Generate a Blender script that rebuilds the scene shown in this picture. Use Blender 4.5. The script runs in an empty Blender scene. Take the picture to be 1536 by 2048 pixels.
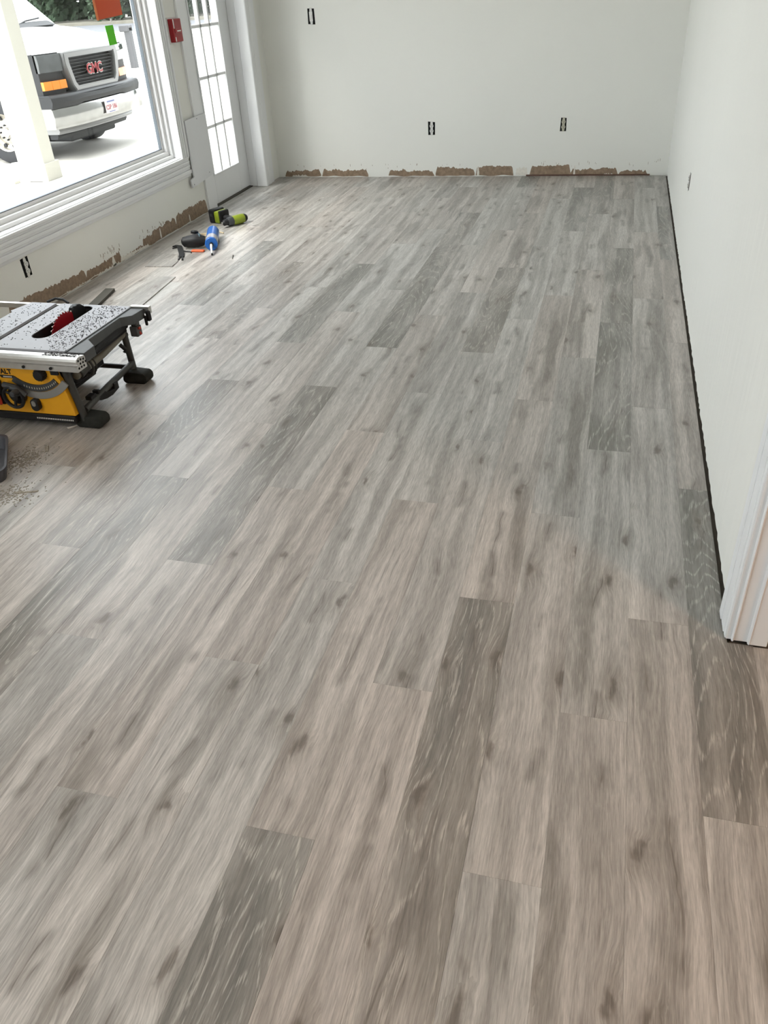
import bpy, bmesh, math, random
from mathutils import Vector, Matrix, noise
random.seed(7)
PI = math.pi
C = bpy.context.scene.collection
SC = bpy.context.scene

# ------------------------------------------------------------------ camera
H = 1.5
AX = ((0.9660, 0.1010, -0.2390), (0.2540, -0.5510, 0.7950), (-0.0520, -0.8280, -0.5580))
def make_camera():
    v1 = Vector((1275 - 768, -78 - 1024)); vz = Vector((915 - 768, 3380 - 1024))
    f = math.sqrt(-(v1.dot(vz)))
    Y = Vector((v1.x, v1.y, f)).normalized(); Z = -Vector((vz.x, vz.y, f)).normalized()
    X = Y.cross(Z)
    r = Vector((X.x, Y.x, Z.x)); d = Vector((X.y, Y.y, Z.y)); w = Vector((X.z, Y.z, Z.z))
    cam = bpy.data.cameras.new('camera'); o = bpy.data.objects.new('camera', cam); C.objects.link(o)
    m = Matrix(((r.x, -d.x, -w.x, 0), (r.y, -d.y, -w.y, 0), (r.z, -d.z, -w.z, H), (0, 0, 0, 1)))
    o.matrix_world = m
    cam.sensor_fit = 'VERTICAL'; cam.sensor_height = 36; cam.lens = 36 * f / 2048
    cam.clip_start = 0.05; cam.clip_end = 500
    SC.camera = o
make_camera()

# ------------------------------------------------------------------ sky, sun, exposure
wd = bpy.data.worlds.new('sky'); SC.world = wd; wd.use_nodes = True
bg = wd.node_tree.nodes['Background']
bg.inputs[0].default_value = (0.93, 0.96, 1.0, 1); bg.inputs[1].default_value = 4.6
sl = bpy.data.lights.new('sun', 'SUN'); sl.energy = 3.0; sl.angle = math.radians(25); sl.color = (1, 0.96, 0.9)
so = bpy.data.objects.new('sun', sl); C.objects.link(so)
so.rotation_euler = Vector((-0.45, -0.62, 0.95)).to_track_quat('Z', 'Y').to_euler()
SC.view_settings.view_transform = 'Standard'; SC.view_settings.look = 'None'
SC.view_settings.gamma = 1; SC.view_settings.use_curve_mapping = False
SC.view_settings.exposure = 0.36

# ------------------------------------------------------------------ materials
def mat(name, col, rough=0.5, metal=0.0, coat=0.0, bump=0.0, bscale=200, var=0.0, vscale=4, spec=0.5, emit=None, es=0):
    m = bpy.data.materials.new(name); m.use_nodes = True; nt = m.node_tree; b = nt.nodes['Principled BSDF']
    b.inputs['Base Color'].default_value = (*col, 1); b.inputs['Roughness'].default_value = rough
    b.inputs['Metallic'].default_value = metal; b.inputs['Coat Weight'].default_value = coat
    b.inputs['Specular IOR Level'].default_value = spec
    if emit: b.inputs['Emission Color'].default_value = (*emit, 1); b.inputs['Emission Strength'].default_value = es
    tc = nt.nodes.new('ShaderNodeTexCoord')
    n = nt.nodes.new('ShaderNodeTexNoise'); n.inputs['Scale'].default_value = vscale; n.inputs['Detail'].default_value = 4
    nt.links.new(tc.outputs['Object'], n.inputs['Vector'])
    mx = nt.nodes.new('ShaderNodeMix'); mx.data_type = 'RGBA'
    v = max(var, 0.02)
    mx.inputs[6].default_value = (*[c * (1 - v) for c in col], 1); mx.inputs[7].default_value = (*[min(1, c * (1 + v)) for c in col], 1)
    nt.links.new(n.outputs['Fac'], mx.inputs[0]); nt.links.new(mx.outputs[2], b.inputs['Base Color'])
    if bump:
        n2 = nt.nodes.new('ShaderNodeTexNoise'); n2.inputs['Scale'].default_value = bscale; n2.inputs['Detail'].default_value = 3
        nt.links.new(tc.outputs['Object'], n2.inputs['Vector'])
        bp = nt.nodes.new('ShaderNodeBump'); bp.inputs['Strength'].default_value = bump; bp.inputs['Distance'].default_value = 0.002
        nt.links.new(n2.outputs['Fac'], bp.inputs['Height']); nt.links.new(bp.outputs['Normal'], b.inputs['Normal'])
    return m

def glass_mat(name, tint=(0.97, 0.985, 0.98), refl=0.9):
    m = bpy.data.materials.new(name); m.use_nodes = True; nt = m.node_tree
    nt.nodes.remove(nt.nodes['Principled BSDF']); out = nt.nodes['Material Output']
    tr = nt.nodes.new('ShaderNodeBsdfTransparent'); tr.inputs[0].default_value = (*tint, 1)
    gl = nt.nodes.new('ShaderNodeBsdfGlossy'); gl.inputs['Roughness'].default_value = 0.02
    fr = nt.nodes.new('ShaderNodeFresnel'); fr.inputs['IOR'].default_value = 1.35
    mx = nt.nodes.new('ShaderNodeMixShader'); ge = nt.nodes.new('ShaderNodeNewGeometry')
    mt = nt.nodes.new('ShaderNodeMath'); mt.operation = 'SUBTRACT'; mt.inputs[0].default_value = 1.0; nt.links.new(ge.outputs['Backfacing'], mt.inputs[1])
    ml = nt.nodes.new('ShaderNodeMath'); ml.operation = 'MULTIPLY'; nt.links.new(fr.outputs[0], ml.inputs[0]); nt.links.new(mt.outputs[0], ml.inputs[1])
    nt.links.new(ml.outputs[0], mx.inputs[0]); nt.links.new(tr.outputs[0], mx.inputs[1]); nt.links.new(gl.outputs[0], mx.inputs[2])
    nt.links.new(mx.outputs[0], out.inputs['Surface'])
    return m

def wood_mat():
    m = bpy.data.materials.new('grey_oak_vinyl'); m.use_nodes = True; nt = m.node_tree; b = nt.nodes['Principled BSDF']
    N = nt.nodes; L = nt.links
    def mth(op, a, bb=None, c=None, clamp=False):
        n = N.new('ShaderNodeMath'); n.operation = op; n.use_clamp = clamp
        for i, v in enumerate((a, bb, c)):
            if v is None: continue
            if isinstance(v, (int, float)): n.inputs[i].default_value = v
            else: L.new(v, n.inputs[i])
        return n.outputs[0]
    def ss(v, lo, hi):
        n = N.new('ShaderNodeMapRange'); n.interpolation_type = 'SMOOTHSTEP'
        L.new(v, n.inputs[0]); n.inputs[1].default_value = lo; n.inputs[2].default_value = hi
        return n.outputs[0]
    def mixc(f, a, bb, typ='MIX'):
        n = N.new('ShaderNodeMix'); n.data_type = 'RGBA'; n.blend_type = typ
        if isinstance(f, (int, float)): n.inputs[0].default_value = f
        else: L.new(f, n.inputs[0])
        for i, v in ((6, a), (7, bb)):
            if isinstance(v, tuple): n.inputs[i].default_value = (*v, 1)
            else: L.new(v, n.inputs[i])
        return n.outputs[2]
    tc = N.new('ShaderNodeTexCoord'); oi = N.new('ShaderNodeObjectInfo')
    sp = N.new('ShaderNodeSeparateXYZ'); L.new(tc.outputs['Object'], sp.inputs[0])
    sc = N.new('ShaderNodeSeparateColor'); L.new(oi.outputs['Color'], sc.inputs[0])
    dark = sc.outputs[0]; warm = sc.outputs[1]
    rnd = mth('MULTIPLY', oi.outputs['Random'], 91.7)
    def vec(x, y, z=0.0):
        c = N.new('ShaderNodeCombineXYZ')
        for i, v in enumerate((x, y, z)):
            if isinstance(v, (int, float)): c.inputs[i].default_value = v
            else: L.new(v, c.inputs[i])
        return c.outputs[0]
    def nz(vv, detail=2, rough=0.5, scale=1.0):
        n = N.new('ShaderNodeTexNoise'); n.inputs['Scale'].default_value = scale; n.inputs['Detail'].default_value = detail
        n.inputs['Roughness'].default_value = rough; L.new(vv, n.inputs['Vector']); return n.outputs['Fac']
    x, y = sp.outputs[0], sp.outputs[1]
    # knots (irregular, elongated along the board)
    vo = N.new('ShaderNodeTexVoronoi'); vo.voronoi_dimensions = '2D'; vo.inputs['Scale'].default_value = 1.0; vo.inputs['Randomness'].default_value = 1.0
    wob = mth('MULTIPLY', mth('SUBTRACT', nz(vec(mth('MULTIPLY', x, 30), mth('MULTIPLY', y, 16), rnd), 3), 0.5), 0.30)
    L.new(vec(mth('ADD', mth('ADD', mth('MULTIPLY', x, 7.0), wob), mth('MULTIPLY', rnd, 3.1)), mth('ADD', mth('ADD', mth('MULTIPLY', y, 3.0), wob), rnd)), vo.inputs['Vector'])
    sc2 = N.new('ShaderNodeSeparateColor'); L.new(vo.outputs['Color'], sc2.inputs[0])
    has = ss(sc2.outputs[0], 0.60, 0.64)
    kd = vo.outputs['Distance']
    knot = mth('MULTIPLY', has, mth('SUBTRACT', 1.0, ss(kd, 0.03, 0.12)))
    halo = mth('MULTIPLY', has, mth('SUBTRACT', 1.0, ss(kd, 0.04, 0.34)))
    # warp of the grain
    wx = mth('MULTIPLY', mth('SUBTRACT', nz(vec(mth('MULTIPLY', x, 3.0), mth('MULTIPLY', y, 2.2), rnd), 2), 0.5), 0.045)
    xw = mth('ADD', mth('ADD', x, wx), mth('MULTIPLY', halo, 0.010))
    bands = nz(vec(mth('MULTIPLY', xw, 24), mth('MULTIPLY', y, 0.9), rnd), 4, 0.55)
    broad = nz(vec(mth('MULTIPLY', x, 5), mth('MULTIPLY', y, 1.6), mth('ADD', rnd, 9.0)), 2)
    fib = nz(vec(mth('MULTIPLY', xw, 330), mth('MULTIPLY', y, 20), rnd), 3, 0.65)
    fib2 = nz(vec(mth('MULTIPLY', xw, 120), mth('MULTIPLY', y, 3.2), rnd), 3, 0.6)
    # wandering dark crack along the board
    def wander(seed_, amp, wmask):
        w1 = mth('MULTIPLY', mth('SUBTRACT', nz(vec(seed_, mth('MULTIPLY', y, 1.1), mth('ADD', rnd, seed_)), 4, 0.5), 0.5), amp)
        dd = mth('ABSOLUTE', mth('SUBTRACT', mth('ADD', x, mth('MULTIPLY', mth('SUBTRACT', fib2, 0.5), 0.004)), w1))
        mk = ss(nz(vec(seed_ + 7.0, mth('MULTIPLY', y, 3.4), mth('ADD', rnd, seed_ + 5.0)), 3), wmask, wmask + 0.09)
        return mth('MULTIPLY', mth('SUBTRACT', 1.0, ss(dd, 0.0006, 0.0030)), mk), mth('MULTIPLY', mth('SUBTRACT', 1.0, ss(dd, 0.002, 0.024)), mk)
    ca, ha = wander(3.3, 0.26, 0.54); cb_, hb = wander(17.1, 0.34, 0.58)
    crack = mth('MAXIMUM', ca, cb_); crh = mth('MAXIMUM', ha, hb)
    # cerused cathedral lines
    ct = nz(vec(mth('MULTIPLY', xw, 6.5), mth('MULTIPLY', y, 0.85), mth('ADD', rnd, 3.0)), 1.5, 0.4)
    jig = mth('MULTIPLY', fib2, 0.35)
    fr = mth('FRACT', mth('ADD', mth('MULTIPLY', ct, 26), jig))
    ln = mth('SUBTRACT', 1.0, ss(mth('ABSOLUTE', mth('SUBTRACT', fr, 0.5)), 0.03, 0.16))
    ln = mth('MULTIPLY', ln, ss(fib, 0.38, 0.60))
    f1 = ss(bands, 0.34, 0.66)
    col = mixc(f1, (0.300, 0.285, 0.266), (0.500, 0.486, 0.460))
    col = mixc(mth('MULTIPLY', ss(broad, 0.35, 0.7), 0.35), col, (0.33, 0.315, 0.29))
    dkm = mth('MULTIPLY', dark, mth('ADD', 0.45, mth('MULTIPLY', ss(broad, 0.38, 0.55), 0.55)))
    col = mixc(dkm, col, mixc(f1, (0.150, 0.146, 0.132), (0.265, 0.255, 0.235)))
    stn = nz(vec(mth('MULTIPLY', xw, 11), mth('MULTIPLY', y, 1.3), mth('ADD', rnd, 70.0)), 3, 0.55)
    col = mixc(mth('MULTIPLY', ss(stn, 0.53, 0.68), 0.60), col, (0.150, 0.137, 0.122))
    spk = nz(vec(mth('MULTIPLY', xw, 46), mth('MULTIPLY', y, 2.2), mth('ADD', rnd, 81.0)), 3, 0.6)
    col = mixc(mth('MULTIPLY', ss(spk, 0.60, 0.72), 0.40), col, (0.140, 0.125, 0.110))
    col = mixc(mth('MULTIPLY', halo, 0.40), col, (0.19, 0.165, 0.14))
    col = mixc(mth('MULTIPLY', crh, 0.55), col, (0.165, 0.150, 0.135))
    col = mixc(mth('MULTIPLY', crack, mth('MULTIPLY', ss(fib2, 0.35, 0.6), 0.62)), col, (0.09, 0.075, 0.062))
    col = mixc(mth('MULTIPLY', knot, 0.72), col, (0.10, 0.082, 0.066))
    lam = mth('MULTIPLY', ln, mth('ADD', 0.10, mth('MULTIPLY', dark, 0.45)))
    col = mixc(lam, col, (0.50, 0.485, 0.45))
    fb = mth('ADD', mth('MULTIPLY', mth('SUBTRACT', fib, 0.5), 1.25), 1.0)
    fb2 = mth('ADD', mth('MULTIPLY', mth('SUBTRACT', fib2, 0.5), 0.50), 1.0)
    col = mixc(1.0, col, vec(fb, fb, fb), 'MULTIPLY'); col = mixc(1.0, col, vec(fb2, fb2, fb2), 'MULTIPLY')
    col = mixc(mth('MULTIPLY', warm, 0.55), col, mixc(1.0, col, (1.06, 0.95, 0.90), 'MULTIPLY'))
    L.new(col, b.inputs['Base Color'])
    b.inputs['Specular IOR Level'].default_value = 0.75
    L.new(mth('ADD', mth('MULTIPLY', fib2, 0.14), 0.29), b.inputs['Roughness'])
    bp = N.new('ShaderNodeBump'); bp.inputs['Strength'].default_value = 0.25; bp.inputs['Distance'].default_value = 0.0006
    L.new(fib, bp.inputs['Height']); L.new(bp.outputs['Normal'], b.inputs['Normal'])
    return m

M = dict(
    wall=mat('wall_paint', (0.80, 0.80, 0.755), 0.55, bump=0.15, bscale=260, var=0.015, vscale=1.5),
    ceil=mat('ceiling_paint', (0.86, 0.86, 0.85), 0.8),
    trim=mat('white_trim', (0.80, 0.81, 0.82), 0.32),
    vinyl=mat('white_vinyl_frame', (0.80, 0.80, 0.80), 0.35),
    gasket=mat('grey_gasket', (0.10, 0.12, 0.14), 0.5),
    primer=mat('primer_white', (0.72, 0.73, 0.75), 0.5),
    paper=mat('torn_brown_paper', (0.27, 0.195, 0.135), 0.9, var=0.55, vscale=40, bump=0.6, bscale=90),
    gypsum=mat('bare_plaster', (0.74, 0.71, 0.64), 0.9, var=0.2, vscale=40),
    sub=mat('subfloor', (0.10, 0.085, 0.07), 0.9, var=0.3),
    wood=wood_mat(),
    glass=glass_mat('window_glass'),
    black=mat('black_plastic', (0.012, 0.012, 0.013), 0.5, var=0.2, spec=0.28),
    hole=mat('opening_shade_black', (0.010, 0.010, 0.010), 0.8, spec=0.1),  # flat black that stands in for the shade inside openings
    device=mat('white_receptacle', (0.70, 0.69, 0.66), 0.4),
    deviceb=mat('beige_receptacle', (0.48, 0.46, 0.37), 0.4),
    zinc=mat('zinc_strap', (0.45, 0.44, 0.42), 0.4, metal=0.8),
    yellow=mat('yellow_saw_plastic', (0.72, 0.34, 0.01), 0.42, var=0.12, vscale=9),
    alu=mat('brushed_aluminium', (0.62, 0.61, 0.59), 0.30, metal=0.9, var=0.15, vscale=30),
    table=mat('coated_table_top', (0.44, 0.45, 0.49), 0.5, metal=0.0, spec=0.4, var=0.12, vscale=7),
    iron=mat('dark_grey_cast_side', (0.070, 0.075, 0.078), 0.5, spec=0.35, var=0.3, vscale=20),
    tube=mat('dark_steel_tube', (0.045, 0.045, 0.042), 0.45, metal=0.2, spec=0.4, var=0.35, vscale=30),
    dustytube=mat('dusty_steel_tube', (0.17, 0.155, 0.12), 0.5, metal=0.3, var=0.35, vscale=25),
    rubber=mat('dusty_black_rubber', (0.018, 0.019, 0.016), 0.8, spec=0.25, var=0.5, vscale=40, bump=0.5, bscale=150),
    blade=mat('red_coated_blade', (0.33, 0.004, 0.012), 0.35, metal=0.2),
    tip=mat('carbide_tip', (0.75, 0.72, 0.66), 0.3, metal=0.6),
    dust=mat('sawdust_flakes', (0.05, 0.045, 0.05), 0.9, var=0.6, vscale=500),
    dustl=mat('pale_offcut_shavings', (0.30, 0.27, 0.22), 0.9, var=0.7, vscale=200),
    red=mat('red_plastic', (0.32, 0.012, 0.016), 0.35, var=0.2, vscale=30),
    redsw=mat('red_switch', (0.42, 0.03, 0.012), 0.4),
    white=mat('white_plastic', (0.78, 0.77, 0.75), 0.4),
    lime=mat('lime_green_plastic', (0.22, 0.28, 0.015), 0.4, var=0.15),
    dgrey=mat('dark_grey_plastic', (0.035, 0.038, 0.042), 0.45, var=0.2),
    teal=mat('dark_teal_plastic', (0.012, 0.055, 0.075), 0.4, var=0.3, vscale=30),
    orange=mat('orange_plastic', (0.62, 0.09, 0.015), 0.45),
    blue=mat('blue_tube_plastic', (0.01, 0.11, 0.42), 0.28, var=0.1),
    clear=mat('cloudy_tube_plastic', (0.42, 0.42, 0.46), 0.25),
    beige=mat('beige_masking_tape', (0.52, 0.42, 0.28), 0.7),
    tray=mat('grey_tray_plastic', (0.055, 0.055, 0.065), 0.45, var=0.3, vscale=20),
    offcut=mat('dark_offcut_edge', (0.060, 0.055, 0.043), 0.7, var=0.3),
    opaper=mat('orange_red_paper', (0.62, 0.075, 0.012), 0.6), opaper2=mat('pale_orange_paper', (0.75, 0.22, 0.07), 0.6),
    gpaper=mat('green_sticky_note', (0.10, 0.62, 0.002), 0.6),
    concrete=mat('pale_concrete', (0.56, 0.54, 0.50), 0.85, var=0.08, vscale=1.5, bump=0.4, bscale=60),
    joint=mat('concrete_joint', (0.16, 0.15, 0.14), 0.9),
    asphalt=mat('grey_asphalt', (0.12, 0.125, 0.135), 0.9, var=0.15),
    tan=mat('tan_kerb_wall', (0.16, 0.15, 0.12), 0.9, var=0.3, vscale=2),
    postm=mat('cream_post_paint', (0.50, 0.485, 0.43), 0.45),
    vanw=mat('white_van_paint', (0.82, 0.83, 0.84), 0.18, coat=0.6),
    chrome=mat('worn_chrome', (0.36, 0.36, 0.35), 0.16, metal=1.0, var=0.22, vscale=9, bump=1.0, bscale=5),
    satin=mat('satin_chrome_surround', (0.26, 0.26, 0.26), 0.3, metal=0.7),
    vblack=mat('dark_bumper_plastic', (0.016, 0.017, 0.019), 0.6, var=0.2),
    grille=mat('grille_black', (0.010, 0.011, 0.012), 0.6),
    lamp=mat('headlamp_lens', (0.10, 0.108, 0.112), 0.08, metal=0.4, var=0.5, vscale=14, coat=1.0),
    amber=mat('amber_lens', (0.85, 0.24, 0.015), 0.2, var=0.15, vscale=30, coat=0.7),
    vglass=mat('windscreen_glass', (0.10, 0.12, 0.14), 0.03, coat=1.0, spec=1.0),
    tyre=mat('tyre_rubber', (0.022, 0.023, 0.027), 0.7, var=0.3),
    rim=mat('steel_wheel', (0.50, 0.47, 0.41), 0.35, metal=0.75, var=0.2),
    badge=mat('badge_red', (0.36, 0.012, 0.02), 0.35),
    plate=mat('licence_plate', (0.66, 0.60, 0.60), 0.5), platet=mat('plate_red_print', (0.35, 0.02, 0.035), 0.5), plateb=mat('plate_blue_print', (0.12, 0.16, 0.36), 0.5),
    leaf=mat('dark_leaves', (0.030, 0.055, 0.026), 0.7, var=0.5, vscale=0.9), bark=mat('bark', (0.06, 0.045, 0.03), 0.9),
    pole=mat('grey_bollard', (0.06, 0.06, 0.064), 0.6),
    warmbulb=mat('warm_bulb', (1, 0.8, 0.6), 0.5, emit=(1.0, 0.62, 0.36), es=60),
)

# ------------------------------------------------------------------ mesh helpers
def BM(): return bmesh.new()
def box(bm, x0, x1, y0, y1, z0, z1, bev=0.0, seg=1):
    if bev:
        t = bmesh.new(); box(t, x0, x1, y0, y1, z0, z1)
        bmesh.ops.bevel(t, geom=t.edges[:], offset=bev, segments=seg, affect='EDGES', profile=0.5)
        me = bpy.data.meshes.new('t'); t.to_mesh(me); t.free(); bm.from_mesh(me); bpy.data.meshes.remove(me); return bm
    v = [bm.verts.new((x, y, z)) for z in (z0, z1) for y in (y0, y1) for x in (x0, x1)]
    for f in ((0, 2, 3, 1), (4, 5, 7, 6), (0, 1, 5, 4), (2, 6, 7, 3), (0, 4, 6, 2), (1, 3, 7, 5)):
        bm.faces.new([v[i] for i in f])
    return bm
def merge(bm, t, mx=None):
    if mx is not None: bmesh.ops.transform(t, matrix=mx, verts=t.verts)
    me = bpy.data.meshes.new('t'); t.to_mesh(me); t.free(); bm.from_mesh(me); bpy.data.meshes.remove(me); return bm
def frame_to(a, b):
    a, b = Vector(a), Vector(b); d = (b - a)
    q = d.to_track_quat('Z', 'Y'); return Matrix.Translation(a) @ q.to_matrix().to_4x4(), d.length
def tube(bm, pts, r, n=12, cap=True):
    pts = [Vector(p) for p in pts]; rings = []
    up = None
    for i, p in enumerate(pts):
        d = (pts[min(i + 1, len(pts) - 1)] - pts[max(i - 1, 0)]).normalized()
        if up is None:
            up = Vector((0, 0, 1)) if abs(d.z) < 0.9 else Vector((1, 0, 0))
        s = d.cross(up).normalized(); up = s.cross(d).normalized()
        rr = r[i] if isinstance(r, (list, tuple)) else r
        rings.append([bm.verts.new(p + (s * math.cos(2 * PI * k / n) + up * math.sin(2 * PI * k / n)) * rr) for k in range(n)])
    for a, b in zip(rings, rings[1:]):
        for k in range(n): bm.faces.new((a[k], a[(k + 1) % n], b[(k + 1) % n], b[k]))
    if cap: bm.faces.new(rings[0][::-1]); bm.faces.new(rings[-1])
    return bm
def lathe(bm, prof, a, b, n=24, cap=True):
    """prof: list of (r, t) along axis a->b, t in metres from a"""
    mx, _ = frame_to(a, b); rings = []
    for r, t in prof:
        if r < 1e-6: rings.append([bm.verts.new(mx @ Vector((0, 0, t)))])
        else: rings.append([bm.verts.new(mx @ Vector((r * math.cos(2 * PI * k / n), r * math.sin(2 * PI * k / n), t))) for k in range(n)])
    for p, q in zip(rings, rings[1:]):
        if len(p) == 1 and len(q) == 1: continue
        for k in range(n):
            k2 = (k + 1) % n
            if len(p) == 1: bm.faces.new((p[0], q[k2], q[k]))
            elif len(q) == 1: bm.faces.new((p[k], p[k2], q[0]))
            else: bm.faces.new((p[k], p[k2], q[k2], q[k]))
    if cap and len(rings[0]) > 1: bm.faces.new(rings[0][::-1])
    if cap and len(rings[-1]) > 1: bm.faces.new(rings[-1])
    return bm
def prism(bm, poly, w0, w1, axis='z', bev=0.0):
    """poly in the plane normal to axis, extruded from w0 to w1"""
    t = bmesh.new()
    def P(u, v, w): return {'z': (u, v, w), 'x': (w, u, v), 'y': (u, w, v)}[axis]
    a = [t.verts.new(P(u, v, w0)) for u, v in poly]; b = [t.verts.new(P(u, v, w1)) for u, v in poly]
    t.faces.new(a[::-1]); t.faces.new(b)
    n = len(poly)
    for i in range(n): t.faces.new((a[i], a[(i + 1) % n], b[(i + 1) % n], b[i]))
    bmesh.ops.recalc_face_normals(t, faces=t.faces)
    if bev: bmesh.ops.bevel(t, geom=t.edges[:], offset=bev, segments=2, affect='EDGES', profile=0.5)
    return merge(bm, t)
def rrect(x0, x1, y0, y1, r, n=5):
    out = []
    for cx, cy, a0 in ((x1 - r, y1 - r, 0), (x0 + r, y1 - r, 90), (x0 + r, y0 + r, 180), (x1 - r, y0 + r, 270)):
        for k in range(n + 1):
            a = math.radians(a0 + 90 * k / n); out.append((cx + r * math.cos(a), cy + r * math.sin(a)))
    return out
def ring_prism(bm, outer, inner, w0, w1, axis='z'):
    """plate with a hole: outer and inner loops with the same vertex count"""
    t = bmesh.new()
    def P(u, v, w): return {'z': (u, v, w), 'x': (w, u, v), 'y': (u, w, v)}[axis]
    A = [[t.verts.new(P(u, v, w)) for u, v in lp] for lp in (outer, inner) for w in (w0, w1)]
    n = len(outer); o0, o1, i0, i1 = A
    for k in range(n):
        j = (k + 1) % n
        t.faces.new((o0[k], o0[j], o1[j], o1[k])); t.faces.new((i0[k], i1[k], i1[j], i0[j]))
        t.faces.new((o1[k], o1[j], i1[j], i1[k])); t.faces.new((o0[k], i0[k], i0[j], o0[j]))
    bmesh.ops.recalc_face_normals(t, faces=t.faces)
    return merge(bm, t)
def text_bm(s, size, depth, mx, bold=0.0):
    cu = bpy.data.curves.new('t', 'FONT'); cu.body = s; cu.size = size; cu.extrude = depth; cu.offset = bold
    cu.align_x = 'CENTER'; cu.align_y = 'CENTER'; cu.resolution_u = 2
    o = bpy.data.objects.new('t', cu); C.objects.link(o)
    dg = bpy.context.evaluated_depsgraph_get(); dg.update()
    me = bpy.data.meshes.new_from_object(o.evaluated_get(dg)); t = bmesh.new(); t.from_mesh(me)
    bmesh.ops.transform(t, matrix=mx, verts=t.verts)
    bpy.data.objects.remove(o); bpy.data.curves.remove(cu); bpy.data.meshes.remove(me)
    return t
def basis(o, u, v):
    u = Vector(u).normalized(); v = Vector(v).normalized(); w = u.cross(v)
    return Matrix(((u.x, v.x, w.x, o[0]), (u.y, v.y, w.y, o[1]), (u.z, v.z, w.z, o[2]), (0, 0, 0, 1)))

def obj(name, bm, m, parent=None, loc=None, smooth=False, kind=None, label=None):
    """one mesh object; bmesh in the parent's world frame, origin moved to loc / parent base"""
    if loc is None: loc = Vector(parent['base']) if parent is not None and 'base' in parent else Vector((0, 0, 0))
    loc = Vector(loc)
    if loc.length: bmesh.ops.translate(bm, vec=-loc, verts=bm.verts)
    me = bpy.data.meshes.new(name); bmesh.ops.recalc_face_normals(bm, faces=bm.faces); bm.to_mesh(me); bm.free()
    if smooth:
        for p in me.polygons: p.use_smooth = True
        me.set_sharp_from_angle(angle=math.radians(35))
    for mm in (m if isinstance(m, list) else [m]): me.materials.append(M[mm] if isinstance(mm, str) else mm)
    o = bpy.data.objects.new(name, me); C.objects.link(o)
    if parent is None: o.location = loc
    else:
        o.parent = parent
        o.location = loc - WP[parent.name]
    WP[o.name] = loc.copy()
    o['base'] = tuple(loc)
    if kind: o['kind'] = kind
    if label: o['label'] = label
    return o
WP = {}
def thing(name, label, cat, loc, group=None, kind=None):
    o = bpy.data.objects.new(name, None); C.objects.link(o); o.location = loc; o.empty_display_size = 0.1
    WP[o.name] = Vector(loc); o['base'] = tuple(loc)
    if kind: o['kind'] = kind
    else:
        o['label'] = label; o['category'] = cat
    if group: o['group'] = group
    return o
def tag(o, label, cat, group=None):
    o['label'] = label; o['category'] = cat
    if group: o['group'] = group
    return o
def struct(name, bm, m, smooth=False):
    return obj(name, bm, m, None, kind='structure', smooth=smooth)

XL, XR, XJ = -3.15, 0.418, -3.03
CZ = 2.75
def yb(x): return 7.457 + (x - 0.416) * (7.457 - 7.38) / (0.416 + 3.035)   # slightly skewed back wall

# ------------------------------------------------------------------ floor and its planks
b = BM(); box(b, -3.3, 3.2, -3.2, 7.7, -0.10, -0.0075)
floor = struct('floor', b, 'sub')
PW, PL, X0 = 0.157, 1.308, 0.315
OFF = {0: 1.750, 1: 1.372, 2: 0.912}
darks = [(3, 0.44), (5, -0.35), (9, 1.75), (5, 3.53), (-1, 1.148), (1, 2.68), (1, 3.98), (11, 0.91), (11, 3.52), (8, 3.52), (8, 5.23),
         (-1, 5.07), (12, 1.75), (13, 0.06), (2, 5.9), (14, 3.5), (16, 4.3), (17, 2.2), (6, 6.9), (3, 5.67)]
def plank_bm(w, l):
    g = 0.00012; c = 0.00025; b = bmesh.new()
    w, l = w / 2 - g, l / 2 - g
    a = [b.verts.new((sx * w, sy * l, -0.0075)) for sx, sy in ((-1, -1), (1, -1), (1, 1), (-1, 1))]
    m_ = [b.verts.new((sx * w, sy * l, -c)) for sx, sy in ((-1, -1), (1, -1), (1, 1), (-1, 1))]
    t = [b.verts.new((sx * (w - c), sy * (l - c), 0)) for sx, sy in ((-1, -1), (1, -1), (1, 1), (-1, 1))]
    for lo, hi in ((a, m_), (m_, t)):
        for i in range(4): b.faces.new((lo[i], lo[(i + 1) % 4], hi[(i + 1) % 4], hi[i]))
    b.faces.new(t)
    return b
_pm = {}
def plank_mesh(w, l):
    k = (round(w, 4), round(l, 4))
    if k not in _pm:
        b = plank_bm(w, l); me = bpy.data.meshes.new('plank'); b.to_mesh(me); b.free(); me.materials.append(M['wood']); _pm[k] = me
    return _pm[k]
def add_plank(x0, x1, y0, y1, full_cx, full_cy, dk):
    o = bpy.data.objects.new('plank', plank_mesh(x1 - x0, y1 - y0)); C.objects.link(o); o.parent = floor
    o.location = ((x0 + x1) / 2, (y0 + y1) / 2, random.uniform(-0.0002, 0.0001))
    o.color = (dk, random.random(), random.random(), 1)
rp = random.Random(3)
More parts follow.
